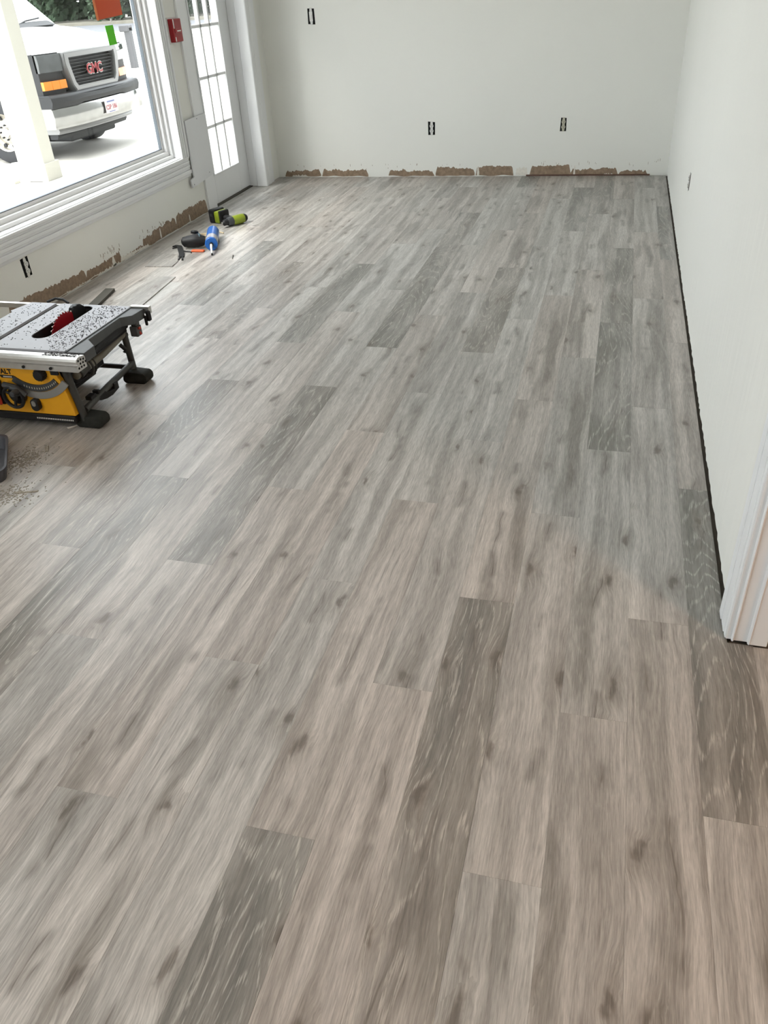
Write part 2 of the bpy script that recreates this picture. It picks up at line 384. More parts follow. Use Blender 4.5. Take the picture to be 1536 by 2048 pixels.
for col in range(-14, 23):
    xa = X0 - PW * (col + 1) + PW; xa0 = xa - PW     # column spans xa0..xa
    xa, xa0 = X0 - PW * col, X0 - PW * (col + 1)
    if col < 0 and col >= -1: pass
    s = OFF[col % 3] if col != -1 else 1.148
    y = s - PL * math.ceil((s + 3.0) / PL)
    while y < 7.5:
        y0, y1 = max(y, -3.0), min(y + PL, yb((xa + xa0) / 2) - 0.012)
        ym = y + PL / 2
        dk = 0.0
        for (c, yy) in darks:
            if c == col and abs(yy - y) < 0.45: dk = 0.9 + 0.1 * rp.random()
        if not dk: dk = rp.choice((0, 0, 0, 0.05, 0.1, 0.2, 0.3)) * rp.random()
        x0, x1 = max(xa0, XL + 0.004), xa
        segs = []
        if col >= 0: segs = [(x0, x1, y0, y1)]
        elif col == -1:
            if y1 <= 1.70: segs = [(x0, x1, y0, y1)]
            elif y0 >= 1.70: segs = [(x0, XR - 0.009, y0, y1)]
            else:      # board notched round the doorway corner
                xr_ = XR - 0.009; bb = BM(); cx_, cy_ = (x0 + x1) / 2, (y0 + y1) / 2
                prism(bb, [(x0, y0), (x1, y0), (x1, 1.703), (xr_, 1.703), (xr_, y1), (x0, y1)], -0.0075, 0.0)
                bmesh.ops.translate(bb, vec=(-cx_, -cy_, 0), verts=bb.verts); me = bpy.data.meshes.new('plank'); bb.to_mesh(me); bb.free(); me.materials.append(M['wood'])
                o = bpy.data.objects.new('plank', me); C.objects.link(o); o.parent = floor; o.location = (cx_, cy_, 0); o.color = (max(dk, 0.95), 0.4, 0.5, 1)
        else:
            if y0 < 1.70: segs = [(x0, x1, y0, min(y1, 1.70))]
        for (p, q, r, t) in segs:
            if x1 - x0 > 0.01 and t - r > 0.03:
                if col == -1 and len(segs) == 2 and r > 1.7: # same board carries on past the doorway: one notched board
                    pass
                add_plank(p, q, r, t, 0, 0, dk)
        y += PL

# ------------------------------------------------------------------ walls
WT = 0.16
b = BM()   # left wall with window and door openings
W0, W1, WZ0, WZ1 = 3.15, 5.787, 0.458, 2.58
V0, V1 = -2.7, 0.75
D0, D1, DZ = 6.15, 7.01, 2.09
xl0 = XL - WT
cl = 0.014
box(b, xl0, XL, -3.2, D0, -0.1, WZ0 - 0.019)
box(b, xl0, XL, -3.2, V0 - cl, WZ0 - 0.019, CZ); box(b, xl0, XL, V1 + cl, W0 - cl, WZ0 - 0.019, CZ); box(b, xl0, XL, W1 + cl, D0, WZ0 - 0.019, CZ)
box(b, xl0, XL, V0 - cl, V1 + cl, WZ1 + cl, CZ); box(b, xl0, XL, W0 - cl, W1 + cl, WZ1 + cl, CZ)
box(b, xl0, XL, D0, D1, DZ, CZ)
box(b, xl0, XJ, D1, 7.6, -0.1, CZ); box(b, xl0, XL, D0, D1, -0.1, -0.008)
wall_left = struct('wall_left', b, 'wall')
b = BM(); yl, yr = yb(XJ - 0.3), yb(0.9)
prism(b, [(XJ - 0.3, yl), (0.9, yr), (0.9, yr + 0.15), (XJ - 0.3, yl + 0.15)], -0.1, CZ)
wall_back = struct('wall_back', b, 'wall')
# right wall, slightly ragged lower edge
b = BM()
t = bmesh.new(); ys = [1.80 + (7.50 - 1.80) * i / 220 for i in range(221)]
top, low = [], []
rr = random.Random(5)
for yy in ys:
    top.append(t.verts.new((XR, yy, CZ))); low.append(t.verts.new((XR + rr.uniform(-0.0015, 0.001), yy, 0.010 + rr.uniform(-0.004, 0.006))))
topb = [t.verts.new((XR + 0.012, yy, CZ)) for yy in (ys[0], ys[-1])]
for i in range(220): t.faces.new((low[i], low[i + 1], top[i + 1], top[i]))
lb = [t.verts.new((XR + 0.012, yy, 0.012)) for yy in ys]
for i in range(220): t.faces.new((low[i], lb[i], lb[i + 1], low[i + 1]))
merge(b, t)
box(b, XR + 0.012, XR + 0.075, 1.80, 7.5, 0.012, CZ)
box(b, XR + 0.03, XR + 0.075, 1.80, 7.5, -0.1, 0.012)
wall_right = struct('wall_right', b, 'wall')
b = BM(); box(b, XR, XR + 0.075, -3.2, 1.80, 2.15, CZ); box(b, XR, XR + 0.075, -3.2, -1.2, -0.1, 2.15)
struct('wall_right_near', b, 'wall')
b = BM(); box(b, -3.3, 3.3, -3.35, -3.2, -0.1, CZ); struct('wall_front', b, 'wall')
b = BM(); box(b, 3.2, 3.35, -3.2, 3.2, -0.1, CZ); struct('wall_side_room', b, 'wall')
b = BM(); box(b, XR + 0.075, 3.2, 3.1, 3.2, -0.1, CZ); struct('wall_side_room_back', b, 'wall')
b = BM(); box(b, -3.31, 3.35, -3.35, 7.65, CZ, CZ + 0.1); struct('ceiling', b, 'ceil')

b = BM(); box(b, -3.31, -3.0, -14, 16, CZ + 0.1, 6.5); box(b, -3.30, -3.0, -14, -3.35, -0.1, CZ + 0.1); box(b, -3.30, -3.0, 7.65, 16, -0.1, CZ + 0.1); box(b, -3.55, 4.0, -14, 16, 6.5, 6.7)
struct('wall_added_shade', b, mat('wall_added_shade_grey', (0.22, 0.22, 0.21), 0.8, var=0.1))  # unseen tall facade and roof, added and darkened to shade the van front

# torn patches where the old baseboard came away: jagged, 1 mm proud of the paint
def torn(parent, P, u0, u1, h0, h1, seed, holes=True, m='paper', step=0.010):
    """P(u, z, d) gives world point at distance u along the wall, height z, d out of it"""
    r = random.Random(seed); bm = BM(); n = max(6, int((u1 - u0) / step)); 
    tops, bots = [], []
    for i in range(n + 1):
        u = u0 + (u1 - u0) * i / n; e = min(1, (min(i, n - i) + r.random()) / 2.2)
        h = h0 + (h1 - h0) * (0.5 + 0.5 * math.sin(u * 5.1 + seed)) * 0.6 + (h1 - h0) * 0.45 * noise.noise(Vector((u * 16, seed, 0))) + 0.012 * noise.noise(Vector((u * 60, seed, 3))) + r.uniform(-0.007, 0.006)
        z0 = max(0.0, 0.004 + 0.012 * noise.noise(Vector((u * 9, seed + 4.0, 0))))
        tops.append((u, max(z0 + 0.004, h * e + z0 * (1 - e)))); bots.append((u, z0))
    A = [bm.verts.new(P(u, z, 0.0012)) for u, z in tops]; B = [bm.verts.new(P(u, z, 0.0012)) for u, z in bots]
    A0 = [bm.verts.new(P(u, z, -0.001)) for u, z in tops]
    for i in range(n):
        bm.faces.new((B[i], B[i + 1], A[i + 1], A[i])); bm.faces.new((A[i], A[i + 1], A0[i + 1], A0[i]))
    return obj('torn_patch', bm, m, parent)
PB = lambda u, z, d: Vector((u, yb(u) - d, z))
PLf = lambda u, z, d: Vector((XL + d, u, z))
for i, (u0, u1, h0, h1) in enumerate([(-2.97, -2.62, 0.05, 0.09), (-2.61, -2.17, 0.055, 0.10), (-1.98, -1.56, 0.045, 0.09), (-1.55, -1.20, 0.06, 0.09),
                                      (-1.19, -0.86, 0.06, 0.095), (-0.72, -0.37, 0.07, 0.095), (-0.375, 0.02, 0.05, 0.085), (0.03, 0.26, 0.035, 0.05)]):
    torn(wall_back, PB, u0, u1, h0, h1, i * 3 + 1)
for i, (u0, u1, h0, h1) in enumerate([(3.55, 4.32, 0.080, 0.12), (4.31, 4.74, 0.06, 0.11), (4.735, 5.04, 0.025, 0.06), (5.03, 5.54, 0.065, 0.115), (5.535, 6.08, 0.08, 0.12)]):
    torn(wall_left, PLf, u0, u1, h0, h1, i * 5 + 2)
for i, (u0, u1, h0, h1) in enumerate([(-2.9, -2.75, 0.01, 0.02), (-1.18, -1.16, 0.08, 0.10), (-0.84, -0.74, 0.05, 0.08), (-0.35, -0.335, 0.07, 0.09), (-0.10, -0.02, 0.012, 0.02)]):
    torn(wall_back, lambda u, z, d: Vector((u, yb(u) - d - 0.0008, z)), u0, u1, h0, h1, i * 7 + 3, m='gypsum', step=0.004)
for i, (u0, u1, h0, h1) in enumerate([(3.9, 4.7, 0.006, 0.018), (4.72, 5.1, 0.02, 0.045), (4.62, 4.66, 0.06, 0.08), (5.28, 5.30, 0.06, 0.09), (5.75, 5.77, 0.05, 0.08)]):
    torn(wall_left, lambda u, z, d: Vector((XL + d + 0.0008, u, z)), u0, u1, h0, h1, i * 7 + 9, m='gypsum', step=0.006)
# flaked paint / pencil scratches on back wall edge
b = BM(); r = random.Random(11)
for k in range(26):
    u = r.uniform(-0.7, 0.35); z = r.uniform(0.06, 0.11); h = r.uniform(0.006, 0.022)
    box(b, u, u + r.uniform(0.001, 0.003), yb(u) - 0.0012, yb(u), z, z + h)
for k in range(20):
    u = r.uniform(-2.9, -1.3); z = r.uniform(0.06, 0.10); h = r.uniform(0.006, 0.02)
    box(b, u, u + r.uniform(0.001, 0.003), yb(u) - 0.0012, yb(u), z, z + h)
obj('scratch_marks', b, 'paper', wall_back, kind='stuff')
b = BM()
for k in range(34):
    u = r.choice((r.uniform(5.0, 5.45), r.uniform(4.5, 4.75))); z = r.uniform(0.07, 0.12); h = r.uniform(0.006, 0.022)
    box(b, XL, XL + 0.0012, u, u + r.uniform(0.0015, 0.004), z, z + h)
obj('scratch_marks', b, 'paper', wall_left, kind='stuff')
# underlay strip showing in the gap along the back wall
b = BM(); prism(b, [(-0.75, yb(-0.75) - 0.012), (0.28, yb(0.28) - 0.012), (0.28, yb(0.28)), (-0.75, yb(-0.75))], -0.0075, 0.010)
M['redwood'] = mat('reddish_wood_strip', (0.10, 0.05, 0.035), 0.7, var=0.3)
obj('gap_strip', b, 'redwood', wall_back)

# ------------------------------------------------------------------ window 1 (the one in view)
def window(name, y0, y1, z0, z1, casing=True, green=False):
    e = BM(); yr_ = y1; xo = XL - 0.15; 
    w = thing(name, '', '', (XL, (y0 + y1) / 2, z0), kind='structure')
    # stepped vinyl frame
    for i, (xa, xb, wd_) in enumerate(((xo + 0.02, xo + 0.05, 0.072), (xo + 0.05, xo + 0.075, 0.050), (xo + 0.075, XL - 0.05, 0.022))):
        box(e, xa, xb, y0, y1, z0, z0 + wd_, 0.002); box(e, xa, xb, y0, y1, z1 - wd_, z1, 0.002)
        box(e, xa, xb, y0, y0 + wd_, z0 + wd_, z1 - wd_, 0.002); box(e, xa, xb, y1 - wd_, y1, z0 + wd_, z1 - wd_, 0.002)
    obj('window_frame', e, 'vinyl', w)
    e = BM(); g = 0.072; gx = xo + 0.034
    box(e, gx - 0.006, gx + 0.018, y0 + g, y1 - g, z0 + g, z0 + g + 0.004); box(e, gx - 0.006, gx + 0.018, y0 + g, y1 - g, z1 - g - 0.004, z1 - g)
    box(e, gx - 0.006, gx + 0.018, y0 + g, y0 + g + 0.004, z0 + g, z1 - g); box(e, gx - 0.006, gx + 0.018, y1 - g - 0.004, y1 - g, z0 + g, z1 - g)
    obj('gasket', e, 'gasket', w)
    e = BM(); box(e, gx, gx + 0.005, y0 + g, y1 - g, z0 + g, z1 - g); obj('glass_pane', e, 'glass', w)
    # reveal lining
    e = BM(); box(e, xo + 0.02, XL + 0.004, y0 - 0.012, y1 + 0.012, z0 - 0.018, z0, 0.002)
    box(e, xo + 0.02, XL + 0.004, y1, y1 + 0.012, z0, z1, 0.0015); box(e, xo + 0.02, XL + 0.004, y0 - 0.012, y0, z0, z1, 0.0015)
    box(e, xo + 0.02, XL + 0.004, y0 - 0.012, y1 + 0.012, z1, z1 + 0.012, 0.0015)
    obj('window_lining', e, 'trim', w)
    # fluted casing, mitred look from stepped boards
    prof = ((0.000, 0.016, 0.020), (0.016, 0.030, 0.013), (0.030, 0.046, 0.018), (0.046, 0.060, 0.012), (0.060, 0.078, 0.018), (0.078, 0.092, 0.012), (0.092, 0.118, 0.024), (0.118, 0.140, 0.010))
    ps = ((0.000, 0.014, 0.020), (0.014, 0.026, 0.013), (0.026, 0.040, 0.018), (0.040, 0.052, 0.012), (0.052, 0.066, 0.018), (0.066, 0.080, 0.012), (0.080, 0.100, 0.024))
    for side in ('bottom', 'right', 'left', 'top'):
        e = BM()
        for (p, q, t_) in (prof if side in ('bottom', 'top') else ps):
            if side == 'bottom': box(e, XL, XL + t_, y0 - 0.1, y1 + 0.1, z0 - 0.006 - q, z0 - 0.006 - p, 0.002)
            if side == 'top': box(e, XL, XL + t_, y0 - 0.1, y1 + 0.1, z1 + p, z1 + q, 0.002)
            if side == 'right': box(e, XL, XL + t_, y1 + p, y1 + q, z0 - 0.006, z1, 0.002)
            if side == 'left': box(e, XL, XL + t_, y0 - q, y0 - p, z0 - 0.006, z1, 0.002)
        obj('casing', e, 'trim', w)
    return w
window('window_1', W0, W1, WZ0, WZ1)
window('window_2', V0, V1, WZ0, WZ1)

# ------------------------------------------------------------------ french door
dx0, dx1 = XL - 0.052, XL - 0.012
door = thing('door_1', '', '', (XL - 0.03, (D0 + D1) / 2, 0.0), kind='structure')
gy0, gy1, gz0, gz1 = 6.318, 6.802, 0.237, 1.948
b = BM()
box(b, dx0, dx1, D0 + 0.003, gy0, 0.012, DZ - 0.01, 0.002); box(b, dx0, dx1, gy1, D1 - 0.006, 0.012, DZ - 0.01, 0.002)
box(b, dx0, dx1, gy0, gy1, 0.012, gz0, 0.0); box(b, dx0, dx1, gy0, gy1, gz1, DZ - 0.01, 0.0)
obj('door_leaf', b, 'trim', door)
b = BM()   # raised bead round the lites
for (y0, y1, z0, z1) in ((gy0 - 0.014, gy0, gz0 - 0.014, gz1 + 0.014), (gy1, gy1 + 0.014, gz0 - 0.014, gz1 + 0.014), (gy0, gy1, gz0 - 0.014, gz0), (gy0, gy1, gz1, gz1 + 0.014)):
    box(b, dx1, dx1 + 0.009, y0, y1, z0, z1, 0.003)
obj('glazing_bead', b, 'trim', door)
cw, rh = (gy1 - gy0) / 3, (gz1 - gz0) / 5
for k in (1, 2):
    b = BM(); yy = gy0 + cw * k; box(b, dx0 + 0.010, dx1 + 0.003, yy - 0.012, yy + 0.012, gz0, gz1, 0.004); obj('muntin', b, 'trim', door)
for k in (1, 2, 3, 4):
    b = BM(); zz = gz0 + rh * k; box(b, dx0 + 0.010, dx1 + 0.003, gy0, gy1, zz - 0.012, zz + 0.012, 0.004); obj('muntin', b, 'trim', door)
pm = None
for i in range(3):
    for k in range(5):
        cy, cz = gy0 + cw * (i + 0.5), gz0 + rh * (k + 0.5)
        if pm is None:
            b = BM(); box(b, -0.002, 0.002, -cw / 2 + 0.009, cw / 2 - 0.009, -rh / 2 + 0.01, rh / 2 - 0.01)
            pm = bpy.data.meshes.new('glass_pane'); b.to_mesh(pm); b.free(); pm.materials.append(M['glass'])
        o = bpy.data.objects.new('glass_pane', pm); C.objects.link(o); o.parent = door
        o.location = Vector((dx0 + 0.007, cy, cz)) - WP[door.name]
b = BM(); box(b, XL - 0.10, XL + 0.012, D0 + 0.01, D1 - 0.001, -0.008, 0.008, 0.002); obj('threshold', b, 'offcut', door)
# left door trim, jamb on the right and casing past it
b = BM(); box(b, XL, XL + 0.018, 6.088, 6.232, 0.0, 2.2, 0.002); obj('trim_1', b, 'trim', kind='structure')
b = BM()
box(b, XL - 0.06, XL - 0.010, D1 - 0.010, D1, 0, DZ); box(b, XL - 0.010, XL + 0.060, D1 - 0.016, D1, 0, DZ + 0.1, 0.003)
box(b, XL + 0.060, XJ + 0.035, D1 - 0.022, D1 + 0.02, 0, DZ + 0.1, 0.004)
obj('trim_2', b, 'trim', kind='structure')
b = BM(); 
for (p, q, t_) in ((D1 - 0.02, D1 + 0.02, 0.037), (D1 + 0.02, D1 + 0.06, 0.031), (D1 + 0.06, D1 + 0.10, 0.034), (D1 + 0.10, D1 + 0.185, 0.024)):
    box(b, XJ, XJ + t_, p, q, 0, DZ + 0.12, 0.003)
obj('trim_3', b, 'trim', kind='structure')
b = BM(); box(b, XL, XL + 0.018, 6.088, D1, DZ, DZ + 0.12, 0.002); obj('trim_4', b, 'trim', kind='structure')
# white patch board beside the door
b = BM(); prism(b, [(5.897, 0.690), (5.935, 0.692), (6.112, 0.697), (6.235, 0.70), (6.235, 0.262), (6.10, 0.250), (5.845, 0.232), (5.842, 0.290), (5.897, 0.30)], XL + 0.019, XL + 0.030, 'x')
pb = thing('patch_board', 'flat white patch board fixed low over wall and door trim', 'board', (XL + 0.019, 6.05, 0.25))
obj('panel', b, 'primer', pb)
for (yy, zz) in ((6.09, 0.680), (6.16, 0.285), (5.875, 0.252)):
    b = BM(); lathe(b, [(0.004, 0), (0.004, 0.001), (0, 0.0012)], (XL + 0.030, yy, zz), (XL + 0.04, yy, zz), 10); obj('nail_head', b, 'gasket', pb)

# casing at the near end of the right wall
b = BM()
for (p, q, t_) in ((1.716, 1.736, 0.016), (1.736, 1.739, 0.012), (1.739, 1.785, 0.018), (1.785, 1.788, 0.013), (1.788, 1.824, 0.020)):
    box(b, XR - t_, XR + 0.01, p, q, 0.004, 2.2, 0.0015)
obj('trim_5', b, 'trim', kind='structure')
b = BM()
box(b, XR - 0.0125, XR + 0.004, 1.713, 1.75, 0.005, 2.19); box(b, XR, XR + 0.045, 1.709, 1.80, 0.004, 2.15, 0.002)
box(b, XR - 0.001, XR + 0.006, 1.703, 1.712, 0.004, 2.15, 0.003); box(b, XR + 0.038, XR + 0.046, 1.696, 1.715, 0.004, 2.15, 0.0035)
box(b, XR + 0.044, XR + 0.086, 1.699, 1.80, 0.004, 2.15, 0.002); box(b, XR + 0.075, XR + 0.19, 1.722, 1.80, 0.004, 2.2, 0.002)
obj('trim_6', b, 'trim', kind='structure')

# ------------------------------------------------------------------ electrical boxes
def outlet(name, P, u, z, label, cat, h=0.104, w=0.058, kind='duplex', dev='device', tilt=0.0, seed=1):
    """P(u,z,d): wall frame"""
    base = P(u, z, 0); t = thing(name, label, cat, tuple(base)); r = random.Random(seed)
    def q(bm, pts, d0, d1):
        a = [bm.verts.new(P(u + p[0], z + p[1], d0)) for p in pts]; c = [bm.verts.new(P(u + p[0], z + p[1], d1)) for p in pts]
        bm.faces.new(c); n = len(pts)
        for i in range(n): bm.faces.new((a[i], a[(i + 1) % n], c[(i + 1) % n], c[i]))
    b = BM(); hw, hh = w / 2, h / 2
    pts = []
    for (x, y) in ((-hw, -hh), (hw, -hh), (hw, hh), (-hw, hh)): pts.append((x + r.uniform(-.003, .003), y + r.uniform(-.004, .004)))
    q(b, pts, -0.001, 0.0008); obj('box_opening_shade', b, 'hole', t)  # dark plate on the wall face drawn as the shaded opening, no recess
    b = BM(); q(b, [(-0.008, -hh - 0.004), (0.008, -hh - 0.004), (0.011, -hh + 0.012), (0.011, hh - 0.012), (0.008, hh + 0.004), (-0.008, hh + 0.004), (-0.011, hh - 0.012), (-0.011, -hh + 0.012)], 0.0009, 0.003)
    obj('mounting_strap', b, 'zinc' if kind == 'switch' else dev, t)
    if kind == 'duplex':
        for s in (-1, 1):
            b = BM(); q(b, [(0.0165 * math.cos(a) if abs(math.cos(a)) < .9 else 0.0165 * math.cos(a), s * 0.0195 + 0.0155 * math.sin(a)) for a in [2 * PI * k / 16 for k in range(16)]], 0.003, 0.008)
            f = obj('receptacle', b, dev, t)
            b = BM()
            for dx in (-0.006, 0.006): q(b, [(dx - 0.0012, s * 0.0195), (dx + 0.0012, s * 0.0195), (dx + 0.0012, s * 0.0195 + 0.008), (dx - 0.0012, s * 0.0195 + 0.008)], 0.008, 0.0084)
            q(b, [(0.0025 * math.cos(a), s * 0.0195 - 0.007 + 0.0025 * math.sin(a)) for a in [2 * PI * k / 8 for k in range(8)]], 0.008, 0.0084)
            obj('slot', b, 'hole', f)
    else:
        b = BM(); q(b, [(-0.014, -0.034), (0.014, -0.034), (0.014, 0.034), (-0.014, 0.034)], 0.003, 0.007); obj('switch_body', b, 'device', t)
        b = BM(); q(b, [(-0.005, -0.011), (0.005, -0.011), (0.005, 0.011), (-0.005, 0.011)], 0.007, 0.012); obj('toggle', b, 'white', t)
    return t
outlet('wall_switch', PB, -2.583, 1.257, 'uncovered light switch high on the back wall near the left corner', 'switch', h=0.112, w=0.058, kind='switch')
outlet('wall_outlet', PB, -1.578, 0.390, 'white uncovered duplex outlet in the middle of the back wall', 'outlet', seed=3)
outlet('wall_outlet', PB, -0.460, 0.402, 'beige uncovered duplex outlet on the back wall toward the right corner', 'outlet', dev='deviceb', h=0.098, w=0.05, seed=4)
outlet('wall_outlet', PLf, 3.800, 0.249, 'uncovered duplex outlet on the left wall under the window sill', 'outlet', seed=5, h=0.105, w=0.062)
outlet('wall_outlet', lambda u, z, d: Vector((XR - d, u, z)), 5.137, 0.430, 'outlet seen edge on in the right wall near the back corner', 'outlet', seed=6, h=0.09, w=0.055)

# fire alarm pull
fa = thing('fire_alarm_pull', 'red fire alarm pull box with white trim between window and door', 'alarm', (XL, 6.0, 1.19))
b = BM(); box(b, XL, XL + 0.006, 5.930, 6.072, 1.180, 1.342, 0.002); obj('back_plate', b, 'white', fa)
b = BM(); box(b, XL + 0.006, XL + 0.045, 5.938, 6.064, 1.190, 1.332, 0.004); obj('housing', b, 'red', fa)
b = BM(); box(b, XL + 0.045, XL + 0.052, 5.952, 6.045, 1.245, 1.275, 0.003); obj('pull_handle', b, 'red', fa)
b = BM(); box(b, XL + 0.0452, XL + 0.047, 5.941, 5.951, 1.275, 1.330); box(b, XL + 0.0452, XL + 0.047, 5.945, 5.957, 1.195, 1.222); box(b, XL + 0.052, XL + 0.0525, 5.975, 6.03, 1.254, 1.262)
obj('white_marking', b, 'white', fa, kind='stuff')

# papers stuck on the glass
gxp = XL - 0.15 + 0.034 + 0.006
def paper(name, pts, m, label, cat, th=0.0008, extra=None):
    b = BM(); prism(b, pts, gxp, gxp + th, 'x'); return tag(obj(name, b, m, loc=(gxp, pts[0][0], pts[0][1])), label, cat)
paper('paper_sign', [(5.262, 1.367), (5.557, 1.382), (5.560, 1.62), (5.255, 1.60)], 'opaper', 'orange red paper sheet taped to the window glass', 'paper')
b = BM(); prism(b, [(5.238, 1.366), (5.262, 1.362), (5.262, 1.60), (5.230, 1.60)], gxp - 0.0002, gxp + 0.0004, 'x')
tag(obj('paper_sign', b, 'opaper2', loc=(gxp, 5.24, 1.37)), 'pale orange paper edge showing left of the orange red sheet', 'paper')
paper('sticky_note', [(5.322, 1.222), (5.418, 1.224), (5.412, 1.332), (5.315, 1.332)], 'gpaper', 'bright green note stuck on the window glass', 'note')
b = BM(); box(b, gxp, gxp + 0.001, 5.395, 5.412, 1.350, 1.368); tag(obj('tape_scrap', b, 'white', loc=(gxp, 5.4, 1.36)), 'tiny scrap of white tape between orange sheet and green note', 'tape')

exec_parts = []
# ------------------------------------------------------------------ table saw
SX, SY = -2.30, 2.77
saw = thing('table_saw', 'yellow portable table saw with grey top and red blade by the left wall', 'table saw', (SX, SY, 0))
# table top with throat and mitre slot
tx0, tx1, ty0, ty1, tz = -2.575, -2.046, 2.545, 3.062, 0.33
b = BM()
hx0, hx1, hy0, hy1 = -2.302, -2.212, 2.655, 3.045
inner = rrect(hx0, hx1, hy0, hy1, 0.044, 6)
ox0, ox1 = -2.405, tx1
def outer_match(inner, x0, x1, y0, y1):
    cx, cy = (hx0 + hx1) / 2, (hy0 + hy1) / 2; out = []
    for (x, y) in inner:
        # project outwards onto the rectangle
        dx, dy = (x - cx) / (hx1 - hx0), (y - cy) / (hy1 - hy0)
        s = max(abs(dx), abs(dy)); dx, dy = dx / s / 2, dy / s / 2
        out.append((x0 + (dx + 0.5) * (x1 - x0), y0 + (dy + 0.5) * (y1 - y0)))
    return out
ring_prism(b, outer_match(inner, ox0, ox1, ty0, ty1), inner, tz - 0.012, tz)
for f in list(b.faces): pass
box(b, -2.434, -2.405, ty0, ty1, tz - 0.030, tz - 0.012)
prism(b, [(tx0, ty0), (-2.434, ty0), (-2.434, ty1), (tx0 + 0.012, ty1), (tx0 - 0.02, 2.945), (tx0, 2.93)], tz - 0.012, tz)
obj('table_top', b, 'table', saw)
b = BM(); box(b, -2.433, -2.406, ty0 + 0.002, ty1 - 0.002, tz - 0.0118, tz - 0.0105); obj('mitre_slot_shade', b, 'hole', saw)  # black strip on the slot floor paints in its shade
b = BM(); ring_prism(b, [(x * 1.0, y) for x, y in rrect(hx0 + 0.0005, hx1 - 0.0005, hy0 + 0.0005, hy1 - 0.0005, 0.0435, 6)], rrect(hx0 + 0.003, hx1 - 0.003, hy0 + 0.003, hy1 - 0.003, 0.041, 6), tz - 0.09, tz - 0.002)
box(b, hx0 - 0.02, hx1 + 0.02, hy0 - 0.02, hy1 + 0.02, tz - 0.13, tz - 0.09)
obj('throat_well', b, 'black', saw)
# blade
by, bz, br, bx = 2.862, 0.238, 0.127, -2.262
b = BM(); pts = []; nt_ = 40
for k in range(nt_):
    a0 = 2 * PI * k / nt_; d = 2 * PI / nt_
    for (fr_, rad) in ((0.0, br - 0.009), (0.35, br - 0.004), (0.62, br), (0.80, br), (0.86, br - 0.009)):
        a = a0 + fr_ * d; pts.append((by + rad * math.cos(a), bz + rad * math.sin(a)))
prism(b, pts, bx - 0.0011, bx + 0.0011, 'x'); bl = obj('saw_blade', b, 'blade', saw)
b = BM()
for k in range(nt_):
    a = 2 * PI * k / nt_ + 0.71 * 2 * PI / nt_
    c = Vector((bx, by + (br - 0.001) * math.cos(a), bz + (br - 0.001) * math.sin(a)))
    box(b, c.x - 0.0018, c.x + 0.0018, c.y - 0.002, c.y + 0.002, c.z - 0.002, c.z + 0.003)
obj('carbide_teeth', b, 'tip', bl)
b = BM(); prism(b, [(2.94, 0.25), (2.945, 0.335), (2.955, 0.352), (2.985, 0.358), (3.01, 0.352), (3.036, 0.333), (3.036, 0.25)], bx - 0.030, bx - 0.006, 'x', 0.003)
prism(b, [(2.925, 0.25), (2.932, 0.345), (2.95, 0.362), (2.975, 0.357), (3.0, 0.32), (3.0, 0.25)], bx - 0.003, bx + 0.003, 'x')
obj('riving_knife', b, 'black', saw)
b = BM(); box(b, bx - 0.02, bx + 0.035, 2.67, 2.75, tz - 0.05, tz - 0.035, 0.004); box(b, bx + 0.012, bx + 0.03, 2.74, 3.03, tz - 0.045, tz - 0.03, 0.003); obj('blade_shroud', b, 'zinc', saw)
# side casting
b = BM()
prism(b, [(tx1, 2.545), (-1.962, 2.545), (-1.966, 2.625), (-2.026, 2.68), (-2.028, 2.93), (-1.985, 2.965), (-1.978, 3.05), (tx1, 3.05)], tz - 0.045, tz - 0.004, 'z', 0.002)
prism(b, [(tx1 - 0.004, 2.545), (tx1 + 0.004, 2.545), (tx1 + 0.004, 3.055), (tx1 - 0.004, 3.055)], tz - 0.05, tz - 0.001)
obj('side_casting', b, 'iron', saw)
b = BM(); box(b, tx0 - 0.03, tx0 + 0.01, 2.56, 3.0, tz - 0.045, tz - 0.013, 0.003); box(b, tx0, tx1, 3.04, 3.058, tz - 0.05, tz - 0.012); obj('side_casting', b, 'iron', saw)
# front rail extrusion: stepped profile, holes in the end
b = BM()
prof = [(2.470, 0.276), (2.535, 0.276), (2.535, 0.318), (2.532, 0.325), (2.492, 0.331), (2.478, 0.326), (2.473, 0.318), (2.473, 0.308), (2.479, 0.306), (2.479, 0.301), (2.470, 0.299)]
prism(b, [(y, z) for y, z in prof], -2.92, -1.955, 'x'); fr_o = obj('front_rail', b, 'alu', saw)
b = BM()
for (yy, zz) in ((2.488, 0.318), (2.505, 0.318), (2.522, 0.314), (2.483, 0.289), (2.500, 0.289), (2.517, 0.288), (2.532, 0.300), (2.498, 0.303), (2.515, 0.302)):
    box(b, -1.9548, -1.9542, yy - 0.0045, yy + 0.0045, zz - 0.004, zz + 0.004)
obj('end_hole', b, 'hole', fr_o)
for xx in (-2.20, -2.075):
    b = BM(); lathe(b, [(0.006, 0), (0.006, 0.006), (0.004, 0.008), (0, 0.008)], (xx, 2.470, 0.288), (xx, 2.46, 0.288), 12); obj('screw', b, 'black', fr_o)
b = BM(); box(b, -2.05, -1.955, 3.056, 3.078, 0.300, 0.333, 0.002); box(b, -2.9, -2.05, 3.06, 3.078, 0.300, 0.322); obj('rear_rail', b, 'alu', saw)
b = BM(); box(b, -1.972, -1.955, 3.045, 3.066, 0.270, 0.318, 0.003); box(b, -1.975, -1.962, 3.03, 3.04, 0.255, 0.30, 0.003); obj('rail_end_cap', b, 'black', saw)
